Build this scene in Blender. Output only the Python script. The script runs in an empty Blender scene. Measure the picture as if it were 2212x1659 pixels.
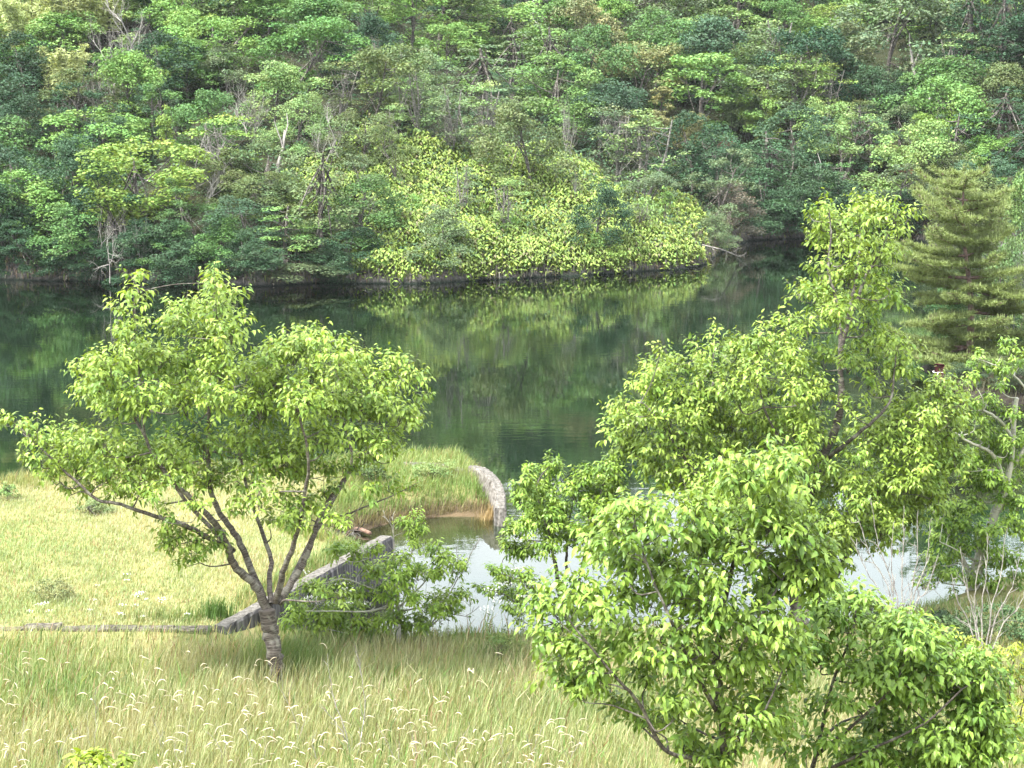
import bpy, math, random
import numpy as np
from mathutils import Matrix, Vector, Euler
from mathutils.bvhtree import BVHTree

random.seed(7)
RNG = np.random.default_rng(11)
SC = bpy.context.scene
COL = SC.collection
HAZE = 0.0001

# ------------------------------------------------------------------ camera, world, sun, exposure
CAM_Z = 10.0
F_PX = 3900.0                       # focal length in units of a 2212 px wide picture
PITCH = math.atan((829.5 - 200.0) / F_PX)
cam_d = bpy.data.cameras.new('camera')
cam_d.sensor_width = 36.0
cam_d.lens = 36.0 * F_PX / 2212.0
cam_d.clip_start = 0.1
cam_d.clip_end = 3000.0
cam = bpy.data.objects.new('camera', cam_d)
cam.location = (0, 0, CAM_Z)
cam.rotation_euler = (math.pi / 2 - PITCH, 0, 0)
COL.objects.link(cam)
SC.camera = cam

SUN_EL = math.radians(58)
SUN_AZ = math.radians(-126)         # from +Y towards +X: the hazy sun stands high behind the camera, on the left
world = bpy.data.worlds.new('World')
SC.world = world
world.use_nodes = True
wn, wl = world.node_tree.nodes, world.node_tree.links
wn.clear()
w_out = wn.new('ShaderNodeOutputWorld')
w_bg = wn.new('ShaderNodeBackground')
w_sky = wn.new('ShaderNodeTexSky')
w_sky.sky_type = 'NISHITA'
w_sky.sun_disc = False
w_sky.sun_elevation = SUN_EL
w_sky.sun_rotation = SUN_AZ
w_sky.air_density = 1.0
w_sky.dust_density = 3.0
w_sky.ozone_density = 1.0
w_mix = wn.new('ShaderNodeMix'); w_mix.data_type = 'RGBA'
w_mix.inputs['Factor'].default_value = 0.80          # bright thin overcast over the blue
w_mix.inputs['B'].default_value = (11.2, 11.5, 12.0, 1)
wl.new(w_sky.outputs['Color'], w_mix.inputs['A'])
wl.new(w_mix.outputs['Result'], w_bg.inputs['Color'])
w_bg.inputs['Strength'].default_value = 0.115
wl.new(w_bg.outputs['Background'], w_out.inputs['Surface'])

sun_d = bpy.data.lights.new('sun', 'SUN')
sun_d.energy = 4.8
sun_d.angle = math.radians(10)
sun_d.color = (1.0, 0.95, 0.86)
sun = bpy.data.objects.new('sun', sun_d)
_sd = Vector((math.cos(SUN_EL) * math.sin(SUN_AZ), math.cos(SUN_EL) * math.cos(SUN_AZ), math.sin(SUN_EL)))
sun.rotation_euler = (-_sd).to_track_quat('-Z', 'Y').to_euler()
sun.location = (-60, -30, 90)
COL.objects.link(sun)

SC.view_settings.view_transform = 'Standard'
SC.view_settings.look = 'None'
SC.view_settings.exposure = 1.68
SC.view_settings.gamma = 1.0
SC.view_settings.use_curve_mapping = False
SC.cycles.use_denoising = True
SC.cycles.max_bounces = 6
SC.cycles.diffuse_bounces = 3
SC.cycles.glossy_bounces = 3
SC.cycles.transmission_bounces = 4
SC.cycles.transparent_max_bounces = 6
SC.cycles.volume_bounces = 0
SC.cycles.caustics_reflective = False
SC.cycles.caustics_refractive = False

# ------------------------------------------------------------------ helpers: survey points
_c, _s = math.cos(PITCH), math.sin(PITCH)
def ray(u, v):
    a, b = (u - 1106.0) / F_PX, (829.5 - v) / F_PX
    return np.array([a, _c + b * _s, -_s + b * _c])
def at(u, v, d):                       # the point seen at (u, v), d metres out
    r = ray(u, v)
    return np.array([0, 0, CAM_Z]) + r * (d / r[1])
def on_z(u, v, z=0.0):
    r = ray(u, v)
    return np.array([0, 0, CAM_Z]) + r * ((z - CAM_Z) / r[2])
def proj(P):
    P = np.asarray(P, float)
    x, y, z = P[..., 0], P[..., 1], P[..., 2] - CAM_Z
    dep = y * _c - z * _s
    up = y * _s + z * _c
    return 1106 + F_PX * x / dep, 829.5 - F_PX * up / dep

def vnoise(x, y, seed=0):
    x = np.asarray(x, float); y = np.asarray(y, float)
    xi, yi = np.floor(x).astype(np.int64), np.floor(y).astype(np.int64)
    fx, fy = x - xi, y - yi
    fx = fx * fx * (3 - 2 * fx); fy = fy * fy * (3 - 2 * fy)
    def h(a, b):
        n = (a * 374761393 + b * 668265263 + seed * 1274126177) & 0x7fffffff
        n = ((n ^ (n >> 13)) * 1274126177) & 0x7fffffff
        return ((n ^ (n >> 16)) & 0xffff) / 65535.0
    return (h(xi, yi) * (1 - fx) + h(xi + 1, yi) * fx) * (1 - fy) + (h(xi, yi + 1) * (1 - fx) + h(xi + 1, yi + 1) * fx) * fy
def fbm(x, y, seed=0, octv=4):
    t, a, s = 0, 0.5, 1
    for k in range(octv):
        t = t + a * vnoise(np.asarray(x) * s, np.asarray(y) * s, seed + k); a *= 0.5; s *= 2.03
    return t
def inside(px, py, poly):
    px = np.asarray(px, float); py = np.asarray(py, float)
    r = np.zeros(px.shape, bool)
    n = len(poly)
    for i in range(n):
        x0, y0 = poly[i]; x1, y1 = poly[(i + 1) % n]
        if y0 == y1: continue
        c = ((y0 > py) != (y1 > py)) & (px < (x1 - x0) * (py - y0) / (y1 - y0) + x0)
        r ^= c
    return r
def sdist(px, py, poly):               # signed distance, positive inside
    d = np.full(np.shape(px), 1e9)
    n = len(poly)
    for i in range(n):
        x0, y0 = poly[i]; x1, y1 = poly[(i + 1) % n]
        dx, dy = x1 - x0, y1 - y0
        t = np.clip(((px - x0) * dx + (py - y0) * dy) / (dx * dx + dy * dy + 1e-12), 0, 1)
        d = np.minimum(d, np.hypot(px - x0 - t * dx, py - y0 - t * dy))
    return np.where(inside(px, py, poly), d, -d)
def sstep(a, b, x):
    t = np.clip((x - a) / (b - a), 0, 1)
    return t * t * (3 - 2 * t)

# ------------------------------------------------------------------ helpers: objects
def mesh_np(name, verts, faces, mat=None, tint=None, uv=None, smooth=False):
    """verts (N,3); faces list of (M,k) int arrays; tint (N,3) colour attribute; uv (N,2)"""
    me = bpy.data.meshes.new(name)
    verts = np.asarray(verts, np.float32)
    fl = [np.asarray(f, np.int32) for f in (faces if isinstance(faces, list) else [faces]) if len(f)]
    loops = np.concatenate([f.ravel() for f in fl]) if fl else np.zeros(0, np.int32)
    sizes = np.concatenate([np.full(len(f), f.shape[1], np.int32) for f in fl]) if fl else np.zeros(0, np.int32)
    starts = np.concatenate([[0], np.cumsum(sizes)[:-1]]).astype(np.int32) if len(sizes) else sizes
    me.vertices.add(len(verts)); me.vertices.foreach_set('co', verts.ravel())
    me.loops.add(len(loops)); me.loops.foreach_set('vertex_index', loops)
    me.polygons.add(len(sizes)); me.polygons.foreach_set('loop_start', starts)
    me.polygons.foreach_set('use_smooth', np.full(len(sizes), smooth is not None and bool(smooth), bool))
    if tint is not None:
        a = me.attributes.new('tint', 'FLOAT_COLOR', 'POINT')
        c = np.ones((len(verts), 4), np.float32); c[:, :3] = tint
        a.data.foreach_set('color', c.ravel())
    if uv is not None:
        a = me.attributes.new('bark', 'FLOAT2', 'POINT')
        a.data.foreach_set('vector', np.asarray(uv, np.float32).ravel())
    me.update(calc_edges=True)
    if mat is not None: me.materials.append(mat)
    return me
def link(name, data, parent=None, loc=None):
    o = bpy.data.objects.new(name, data)
    COL.objects.link(o)
    if parent is not None: o.parent = parent
    if loc is not None: o.location = loc
    return o
def tag(o, label=None, cat=None, group=None, kind=None):
    if label: o['label'] = label
    if cat: o['category'] = cat
    if group: o['group'] = group
    if kind: o['kind'] = kind
    return o
def thing(name, loc, label, cat, group=None):
    o = bpy.data.objects.new(name, None)
    o.empty_display_size = 0.3
    COL.objects.link(o)
    o.location = loc
    return tag(o, label, cat, group)

class MB:                               # a mesh gathered from pieces
    def __init__(s): s.v, s.f3, s.f4, s.t, s.u, s.n = [], [], [], [], [], 0
    def add(s, v, f3=None, f4=None, tint=None, uv=None):
        v = np.asarray(v, float).reshape(-1, 3)
        if f3 is not None and len(f3): s.f3.append(np.asarray(f3, int) + s.n)
        if f4 is not None and len(f4): s.f4.append(np.asarray(f4, int) + s.n)
        s.v.append(v)
        s.t.append(np.ones((len(v), 3)) if tint is None else np.broadcast_to(np.asarray(tint, float), (len(v), 3)))
        s.u.append(np.zeros((len(v), 2)) if uv is None else np.asarray(uv, float))
        s.n += len(v)
    def mesh(s, name, mat, smooth=False, origin=(0, 0, 0)):
        f = []
        if s.f3: f.append(np.concatenate(s.f3))
        if s.f4: f.append(np.concatenate(s.f4))
        v = np.concatenate(s.v) if s.v else np.zeros((0, 3))
        return mesh_np(name, v - np.asarray(origin, float), f, mat, np.concatenate(s.t) if s.t else None, np.concatenate(s.u) if s.u else None, smooth)

def spline(P, k=4):                     # Catmull-Rom through the points
    P = np.asarray(P, float)
    if len(P) < 3:
        t = np.linspace(0, 1, k + 1)[:, None]
        return P[0] * (1 - t) + P[-1] * t
    Q = np.vstack([2 * P[0] - P[1], P, 2 * P[-1] - P[-2]])
    out = []
    for i in range(1, len(Q) - 2):
        for t in np.arange(k) / k:
            p0, p1, p2, p3 = Q[i - 1], Q[i], Q[i + 1], Q[i + 2]
            out.append(0.5 * (2 * p1 + (p2 - p0) * t + (2 * p0 - 5 * p1 + 4 * p2 - p3) * t * t + (3 * p1 - p0 - 3 * p2 + p3) * t ** 3))
    out.append(P[-1])
    return np.array(out)
def tube(mb, path, r0, r1, sides=6, tint=None, power=1.0, knobs=0.0, flare=0.0):
    path = np.asarray(path, float)
    n = len(path)
    seg = np.linalg.norm(np.diff(path, axis=0), axis=1)
    L = np.concatenate([[0], np.cumsum(seg)])
    t = L / max(L[-1], 1e-6)
    rad = r0 + (r1 - r0) * t ** power
    if flare: rad = rad + r0 * flare * np.exp(-L / (r0 * 1.6))
    T = np.gradient(path, axis=0); T /= np.linalg.norm(T, axis=1)[:, None] + 1e-9
    ref = np.array([0.13, 0.21, 0.97]) if abs(T[:, 2].mean()) < 0.8 else np.array([1.0, 0.1, 0.0])
    A = np.cross(T, ref); A /= np.linalg.norm(A, axis=1)[:, None] + 1e-9
    B = np.cross(T, A)
    ang = np.arange(sides) / sides * 2 * math.pi
    rr = rad[:, None] * (1 + (RNG.uniform(-knobs, knobs, (n, sides)) if knobs else 0))
    V = path[:, None, :] + rr[..., None] * (np.cos(ang)[None, :, None] * A[:, None, :] + np.sin(ang)[None, :, None] * B[:, None, :])
    i = np.arange(n - 1)[:, None] * sides; j = np.arange(sides)[None, :]; k = (j + 1) % sides
    F = np.stack([i + j, i + k, i + sides + k, i + sides + j], -1).reshape(-1, 4)
    uv = np.stack([np.broadcast_to(np.abs(ang / math.pi - 1), (n, sides)), np.broadcast_to(L[:, None], (n, sides))], -1).reshape(-1, 2)
    V = V.reshape(-1, 3)
    top = np.arange(sides)[None, :] + (n - 1) * sides
    mb.add(V, f4=F, tint=tint, uv=uv)
    if sides >= 4:
        tip = np.vstack([V[-sides:], path[-1:] + T[-1:] * rad[-1] * 0.5])
        mb.add(tip, f3=[(a, (a + 1) % sides, sides) for a in range(sides)], tint=tint, uv=np.tile([[0.5, L[-1]]], (sides + 1, 1)))

# ------------------------------------------------------------------ helpers: materials
def new_mat(name):
    m = bpy.data.materials.new(name); m.use_nodes = True
    m.node_tree.nodes.clear()
    return m, m.node_tree.nodes, m.node_tree.links
def ramp(nodes, stops, interp='LINEAR'):
    r = nodes.new('ShaderNodeValToRGB'); r.color_ramp.interpolation = interp
    e = r.color_ramp.elements
    while len(e) < len(stops): e.new(0.5)
    for el, (p, c) in zip(e, stops):
        el.position = p; el.color = (*c, 1) if len(c) == 3 else c
    return r
def leaf_mat(name, base, translucency=0.35, rough=0.45, spec=0.5, use_obj=False, back=1.25):
    m, n, l = new_mat(name)
    out = n.new('ShaderNodeOutputMaterial')
    at_ = n.new('ShaderNodeAttribute'); at_.attribute_name = 'tint'
    mul = n.new('ShaderNodeMix'); mul.data_type = 'RGBA'; mul.blend_type = 'MULTIPLY'; mul.inputs['Factor'].default_value = 1
    mul.inputs['A'].default_value = (*base, 1)
    l.new(at_.outputs['Color'], mul.inputs['B'])
    colr = mul.outputs['Result']
    if use_obj:
        oi = n.new('ShaderNodeObjectInfo')
        m2 = n.new('ShaderNodeMix'); m2.data_type = 'RGBA'; m2.blend_type = 'MULTIPLY'; m2.inputs['Factor'].default_value = 1
        l.new(colr, m2.inputs['A']); l.new(oi.outputs['Color'], m2.inputs['B']); colr = m2.outputs['Result']
    p = n.new('ShaderNodeBsdfPrincipled')
    p.inputs['Roughness'].default_value = rough
    p.inputs['Specular IOR Level'].default_value = spec
    l.new(colr, p.inputs['Base Color'])
    tr = n.new('ShaderNodeBsdfTranslucent')
    ty = n.new('ShaderNodeMix'); ty.data_type = 'RGBA'; ty.blend_type = 'MULTIPLY'; ty.inputs['Factor'].default_value = 1
    ty.inputs['B'].default_value = (back * 1.15, back, 0.55 * back, 1)
    l.new(colr, ty.inputs['A']); l.new(ty.outputs['Result'], tr.inputs['Color'])
    mx = n.new('ShaderNodeMixShader'); mx.inputs[0].default_value = translucency
    l.new(p.outputs[0], mx.inputs[1]); l.new(tr.outputs[0], mx.inputs[2]); l.new(mx.outputs[0], out.inputs['Surface'])
    return m
def bark_mat(name, dark, light, band=60.0, amount=0.5, lichen=0.0):
    m, n, l = new_mat(name)
    out = n.new('ShaderNodeOutputMaterial'); p = n.new('ShaderNodeBsdfPrincipled')
    a = n.new('ShaderNodeAttribute'); a.attribute_name = 'bark'
    mp = n.new('ShaderNodeMapping'); mp.inputs['Scale'].default_value = (2.2, band, 1)
    nz = n.new('ShaderNodeTexNoise'); nz.inputs['Scale'].default_value = 1.0; nz.inputs['Detail'].default_value = 3
    l.new(a.outputs['Vector'], mp.inputs['Vector']); l.new(mp.outputs[0], nz.inputs['Vector'])
    r = ramp(n, [(0.38, dark), (0.52, tuple(0.6 * d + 0.4 * g for d, g in zip(dark, light))), (0.68, light)])
    l.new(nz.outputs['Fac'], r.inputs['Fac'])
    tc = n.new('ShaderNodeTexCoord')
    n2 = n.new('ShaderNodeTexNoise'); n2.inputs['Scale'].default_value = 7; n2.inputs['Detail'].default_value = 5
    l.new(tc.outputs['Object'], n2.inputs['Vector'])
    lr = ramp(n, [(0.55 - 0.25 * lichen, (0, 0, 0)), (0.66 - 0.2 * lichen, (1, 1, 1))])
    l.new(n2.outputs['Fac'], lr.inputs['Fac'])
    mx = n.new('ShaderNodeMix'); mx.data_type = 'RGBA'
    mx.inputs['B'].default_value = (0.36, 0.36, 0.31, 1)
    ml = n.new('ShaderNodeMath'); ml.operation = 'MULTIPLY'; ml.inputs[1].default_value = 0.25 + 0.6 * lichen
    l.new(lr.outputs['Color'], ml.inputs[0]); l.new(ml.outputs[0], mx.inputs['Factor'])
    l.new(r.outputs['Color'], mx.inputs['A']); l.new(mx.outputs['Result'], p.inputs['Base Color'])
    p.inputs['Roughness'].default_value = 0.85; p.inputs['Specular IOR Level'].default_value = 0.25
    bp = n.new('ShaderNodeBump'); bp.inputs['Strength'].default_value = amount; bp.inputs['Distance'].default_value = 0.01
    l.new(nz.outputs['Fac'], bp.inputs['Height']); l.new(bp.outputs[0], p.inputs['Normal'])
    l.new(p.outputs[0], out.inputs['Surface'])
    return m
def noise_mat(name, stops, scale=3.0, detail=6, rough=0.9, bump=0.3, dist=0.05, mapping=None, coord='Object'):
    m, n, l = new_mat(name)
    out = n.new('ShaderNodeOutputMaterial'); p = n.new('ShaderNodeBsdfPrincipled')
    tc = n.new('ShaderNodeTexCoord'); mp = n.new('ShaderNodeMapping')
    if mapping: mp.inputs['Scale'].default_value = mapping
    nz = n.new('ShaderNodeTexNoise'); nz.inputs['Scale'].default_value = scale; nz.inputs['Detail'].default_value = detail
    l.new(tc.outputs[coord], mp.inputs['Vector']); l.new(mp.outputs[0], nz.inputs['Vector'])
    r = ramp(n, stops); l.new(nz.outputs['Fac'], r.inputs['Fac']); l.new(r.outputs['Color'], p.inputs['Base Color'])
    p.inputs['Roughness'].default_value = rough; p.inputs['Specular IOR Level'].default_value = 0.2
    b = n.new('ShaderNodeBump'); b.inputs['Strength'].default_value = bump; b.inputs['Distance'].default_value = dist
    l.new(nz.outputs['Fac'], b.inputs['Height']); l.new(b.outputs[0], p.inputs['Normal'])
    l.new(p.outputs[0], out.inputs['Surface'])
    return m

M_LEAF = leaf_mat('cherry_leaf', (0.17, 0.265, 0.045), 0.28, 0.42, 0.35, use_obj=True)
M_FAR = leaf_mat('hill_leaf', (1, 1, 1), 0.22, 0.6, 0.25, use_obj=True, back=1.1)
M_FERN = leaf_mat('fern_leaf', (0.185, 0.27, 0.055), 0.22, 0.55, 0.3)
M_UNDER = leaf_mat('undergrowth_leaf', (1, 1, 1), 0.2, 0.6, 0.25)
M_GRASS = leaf_mat('grass_blade', (1, 1, 1), 0.35, 0.55, 0.3, back=1.1)
M_NEEDLE = leaf_mat('pine_needle', (0.165, 0.22, 0.068), 0.15, 0.5, 0.4)
M_PLUME = leaf_mat('seed_plume', (0.70, 0.65, 0.55), 0.35, 0.8, 0.1, back=1.0)
M_BARK = bark_mat('cherry_bark', (0.04, 0.033, 0.03), (0.17, 0.15, 0.135), 62, 0.6, 0.15)
M_BARK_D = bark_mat('dark_bark', (0.03, 0.027, 0.025), (0.12, 0.105, 0.095), 40, 0.5, 0.15)
M_BARK_L = bark_mat('lichen_bark', (0.10, 0.095, 0.085), (0.42, 0.41, 0.38), 30, 0.5, 1.0)
M_DEAD = bark_mat('dead_wood', (0.14, 0.13, 0.125), (0.33, 0.31, 0.30), 20, 0.4, 0.5)
M_BARK_G = bark_mat('grey_bark', (0.05, 0.047, 0.043), (0.20, 0.19, 0.175), 30, 0.5, 0.3)
M_BARK_P = bark_mat('pine_bark', (0.09, 0.06, 0.05), (0.25, 0.17, 0.14), 9, 0.7, 0.1)

# ------------------------------------------------------------------ terrain
def gpoly(pts, z=0.0):
    return [tuple(on_z(u, v, z)[:2]) for u, v in pts]
FAR_SHORE = gpoly([(-700, 588), (-300, 598), (0, 604), (200, 609), (350, 613), (540, 620), (700, 612), (900, 613), (1100, 603),
                   (1300, 592), (1450, 583), (1515, 575), (1542, 560), (1556, 545), (1585, 530), (1622, 520), (1680, 517),
                   (1760, 515), (1900, 514), (2000, 522), (2110, 545), (2240, 600)])
FAR_LAND = FAR_SHORE + [(34.0, 84.0), (45.0, 74.0), (900.0, 74.0), (900.0, 1500.0), (-900.0, 1500.0), (-900.0, 96.0)]
PENINSULA = gpoly([(2052, 842), (2078, 864), (2140, 872), (2260, 880), (2450, 890)]) + [(60.0, 56.5), (60.0, 80.0), (34.0, 80.0), (24.0, 72.0), (17.0, 69.0), (15.0, 65.5)]
NEAR_SHORE = gpoly([(-500, 1088), (-150, 1082), (0, 1079), (170, 1066), (430, 1050), (640, 1036), (860, 1018), (1000, 1016), (1040, 1035), (1066, 1080),
                    (1078, 1128), (1052, 1117), (980, 1114), (905, 1122), (845, 1131), (765, 1150), (738, 1164), (700, 1176), (690, 1188), (770, 1205), (832, 1238)])
NEAR_SHORE += [(-3.25, 35.0), (-4.2, 32.9), (-3.7, 31.7), (-2.0, 31.5), (0.5, 31.3), (3.0, 31.4), (5.5, 31.9), (7.6, 33.0), (9.0, 34.6), (10.6, 35.8), (16.0, 36.5), (120.0, 37.0)]
NEAR_LAND = [(-260.0, -80.0), (-260.0, 44.0)] + NEAR_SHORE + [(120.0, -80.0)]

def grid(xs, ys, hfun, name, mat):
    X, Y = np.meshgrid(xs, ys)
    Z = hfun(X, Y)
    nx, ny = len(xs), len(ys)
    V = np.stack([X, Y, Z], -1).reshape(-1, 3)
    i = np.arange(ny - 1)[:, None] * nx; j = np.arange(nx - 1)[None, :]
    F = np.stack([i + j, i + j + 1, i + nx + j + 1, i + nx + j], -1).reshape(-1, 4)
    o = link(name, mesh_np(name, V, F, mat, smooth=True))
    o['kind'] = 'structure'
    return o
def h_near(X, Y):
    s = sdist(X, Y, NEAR_LAND)
    top = 0.66 + 0.10 * (fbm(X * 0.35, Y * 0.35, 3) - 0.5) * 2
    top = top + np.minimum(np.clip(22.0 - Y, 0, None) * 0.395, 7.6)
    s2 = s + 0.35 * (fbm(X * 1.3, Y * 1.3, 5) - 0.5)
    up = top * sstep(-0.05, 0.75, s2)
    meadow = (X < -1.0) & (Y > 30)
    up = np.where(meadow, up * (0.86 + 0.14 * sstep(0.5, 3.0, s)), up)
    down = -np.clip(0.12 + 0.32 * (-s2), 0.03, 2.5)
    return np.where(s2 > -0.05, up + 0.0, down)
def h_far(X, Y):
    s = sdist(X, Y, FAR_LAND)
    s2 = s + 0.9 * (fbm(X * 0.6, Y * 0.6, 9) - 0.5)
    bank = (0.95 + 0.9 * (fbm(X * 0.4, Y * 0.4, 12) - 0.4)) * sstep(-0.2, 1.1, s2)
    sl = np.where(s < 40, 0.42 * np.clip(s - 0.8, 0, None), 16.5 + 0.385 * (s - 40))
    sl = np.where(s > 92, 36.5 + 0.03 * (s - 92), sl)
    wob = sstep(2, 14, s) * 3.0 * (fbm(X * 0.06, Y * 0.06, 21) - 0.47)
    hA = np.where(s2 > -0.2, bank + sl + wob, -np.clip(0.3 + 0.7 * -s2, 0.1, 2.7))
    return hA
def h_pen(X, Y):
    p = sdist(X, Y, PENINSULA) + 0.5 * (fbm(X * 0.9, Y * 0.9, 17) - 0.5)
    return np.where(p > -0.1, 0.36 * sstep(-0.1, 0.7, p) + 0.05 * np.clip(p - 1, 0, 8), -np.clip(0.2 + 0.6 * -p, 0.1, 2.6))

def ground_material():
    m, n, l = new_mat('meadow_soil')
    out = n.new('ShaderNodeOutputMaterial'); p = n.new('ShaderNodeBsdfPrincipled')
    tc = n.new('ShaderNodeTexCoord'); sp = n.new('ShaderNodeSeparateXYZ'); l.new(tc.outputs['Object'], sp.inputs[0])
    nz = n.new('ShaderNodeTexNoise'); nz.inputs['Scale'].default_value = 1.1; nz.inputs['Detail'].default_value = 8
    l.new(tc.outputs['Object'], nz.inputs['Vector'])
    r = ramp(n, [(0.3, (0.10, 0.12, 0.04)), (0.5, (0.19, 0.19, 0.075)), (0.7, (0.26, 0.23, 0.11))])
    l.new(nz.outputs['Fac'], r.inputs['Fac'])
    mud = ramp(n, [(0.35, (0.045, 0.034, 0.022)), (0.6, (0.10, 0.075, 0.045))]); l.new(nz.outputs['Fac'], mud.inputs['Fac'])
    deep = ramp(n, [(0.0, (1, 1, 1)), (1.0, (0, 0, 0))])
    mr = n.new('ShaderNodeMapRange'); mr.inputs['From Min'].default_value = -0.95; mr.inputs['From Max'].default_value = -0.25
    l.new(sp.outputs['Z'], mr.inputs['Value'])
    silt = n.new('ShaderNodeMix'); silt.data_type = 'RGBA'; silt.inputs['A'].default_value = (0.012, 0.030, 0.018, 1)
    l.new(mr.outputs['Result'], silt.inputs['Factor']); l.new(mud.outputs['Color'], silt.inputs['B'])
    m2 = n.new('ShaderNodeMapRange'); m2.inputs['From Min'].default_value = 0.22; m2.inputs['From Max'].default_value = 0.5
    l.new(sp.outputs['Z'], m2.inputs['Value'])
    mx = n.new('ShaderNodeMix'); mx.data_type = 'RGBA'
    l.new(m2.outputs['Result'], mx.inputs['Factor']); l.new(silt.outputs['Result'], mx.inputs['A']); l.new(r.outputs['Color'], mx.inputs['B'])
    l.new(mx.outputs['Result'], p.inputs['Base Color'])
    p.inputs['Roughness'].default_value = 0.95; p.inputs['Specular IOR Level'].default_value = 0.15
    b = n.new('ShaderNodeBump'); b.inputs['Strength'].default_value = 0.6; b.inputs['Distance'].default_value = 0.08
    n3 = n.new('ShaderNodeTexNoise'); n3.inputs['Scale'].default_value = 9; n3.inputs['Detail'].default_value = 6; l.new(tc.outputs['Object'], n3.inputs['Vector'])
    l.new(n3.outputs['Fac'], b.inputs['Height']); l.new(b.outputs[0], p.inputs['Normal'])
    l.new(p.outputs[0], out.inputs['Surface'])
    return m
def hill_material():
    m, n, l = new_mat('hill_floor')
    out = n.new('ShaderNodeOutputMaterial'); p = n.new('ShaderNodeBsdfPrincipled')
    tc = n.new('ShaderNodeTexCoord'); sp = n.new('ShaderNodeSeparateXYZ'); l.new(tc.outputs['Object'], sp.inputs[0])
    nz = n.new('ShaderNodeTexNoise'); nz.inputs['Scale'].default_value = 0.9; nz.inputs['Detail'].default_value = 8
    l.new(tc.outputs['Object'], nz.inputs['Vector'])
    soil = ramp(n, [(0.3, (0.015, 0.018, 0.01)), (0.5, (0.028, 0.035, 0.016)), (0.7, (0.045, 0.045, 0.025))])
    l.new(nz.outputs['Fac'], soil.inputs['Fac'])
    n2 = n.new('ShaderNodeTexNoise'); n2.inputs['Scale'].default_value = 2.6; n2.inputs['Detail'].default_value = 9; n2.inputs['Roughness'].default_value = 0.7
    l.new(tc.outputs['Object'], n2.inputs['Vector'])
    rock = ramp(n, [(0.35, (0.03, 0.028, 0.026)), (0.5, (0.10, 0.095, 0.09)), (0.66, (0.24, 0.225, 0.22))])
    l.new(n2.outputs['Fac'], rock.inputs['Fac'])
    mr = n.new('ShaderNodeMapRange'); mr.inputs['From Min'].default_value = 1.25; mr.inputs['From Max'].default_value = 0.75
    l.new(sp.outputs['Z'], mr.inputs['Value'])
    mx = n.new('ShaderNodeMix'); mx.data_type = 'RGBA'
    ge = n.new('ShaderNodeNewGeometry'); sn = n.new('ShaderNodeSeparateXYZ'); l.new(ge.outputs['True Normal'], sn.inputs[0])
    fl = n.new('ShaderNodeMapRange'); fl.inputs['From Min'].default_value = 0.93; fl.inputs['From Max'].default_value = 0.75; l.new(sn.outputs['Z'], fl.inputs['Value'])
    st = n.new('ShaderNodeMath'); st.operation = 'MULTIPLY'; l.new(mr.outputs['Result'], st.inputs[0]); l.new(fl.outputs['Result'], st.inputs[1])
    l.new(st.outputs[0], mx.inputs['Factor']); l.new(soil.outputs['Color'], mx.inputs['A']); l.new(rock.outputs['Color'], mx.inputs['B'])
    m2 = n.new('ShaderNodeMapRange'); m2.inputs['From Min'].default_value = 0.22; m2.inputs['From Max'].default_value = 0.02
    l.new(sp.outputs['Z'], m2.inputs['Value'])
    wet = n.new('ShaderNodeMix'); wet.data_type = 'RGBA'; wet.inputs['B'].default_value = (0.014, 0.022, 0.016, 1)
    l.new(m2.outputs['Result'], wet.inputs['Factor']); l.new(mx.outputs['Result'], wet.inputs['A'])
    l.new(wet.outputs['Result'], p.inputs['Base Color'])
    p.inputs['Roughness'].default_value = 0.95; p.inputs['Specular IOR Level'].default_value = 0.15
    b = n.new('ShaderNodeBump'); b.inputs['Strength'].default_value = 0.9; b.inputs['Distance'].default_value = 0.35
    l.new(n2.outputs['Fac'], b.inputs['Height']); l.new(b.outputs[0], p.inputs['Normal'])
    l.new(p.outputs[0], out.inputs['Surface'])
    return m
M_SOIL, M_HILL = ground_material(), hill_material()
xs = np.concatenate([np.linspace(-260, -24, 40)[:-1], np.arange(-24, 24, 0.30), np.linspace(24, 300, 40)])
ys = np.concatenate([np.linspace(-60, 3, 20)[:-1], np.concatenate([np.arange(3, 28, 0.5), np.arange(28, 47, 0.22), np.arange(47, 54.2, 0.6)])])
grid(xs, ys, h_near, 'ground', M_SOIL)
xs = np.concatenate([np.linspace(-900, -55, 45)[:-1], np.arange(-55, 62, 0.7), np.linspace(62, 900, 45)])
ys = np.concatenate([np.arange(53.6, 150, 0.55), np.linspace(150, 300, 60)[1:], np.linspace(300, 1500, 40)[1:]])
grid(xs, ys, h_far, 'hillside', M_HILL)
M_SHORE = noise_mat('dark_shore', [(0.3, (0.007, 0.006, 0.005)), (0.5, (0.018, 0.015, 0.012)), (0.7, (0.04, 0.038, 0.024))], 2.5, 8, bump=0.8, dist=0.1)
grid(np.arange(11.5, 62, 0.5), np.arange(54.2, 80, 0.4), h_pen, 'peninsula_ground', M_SHORE)

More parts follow.
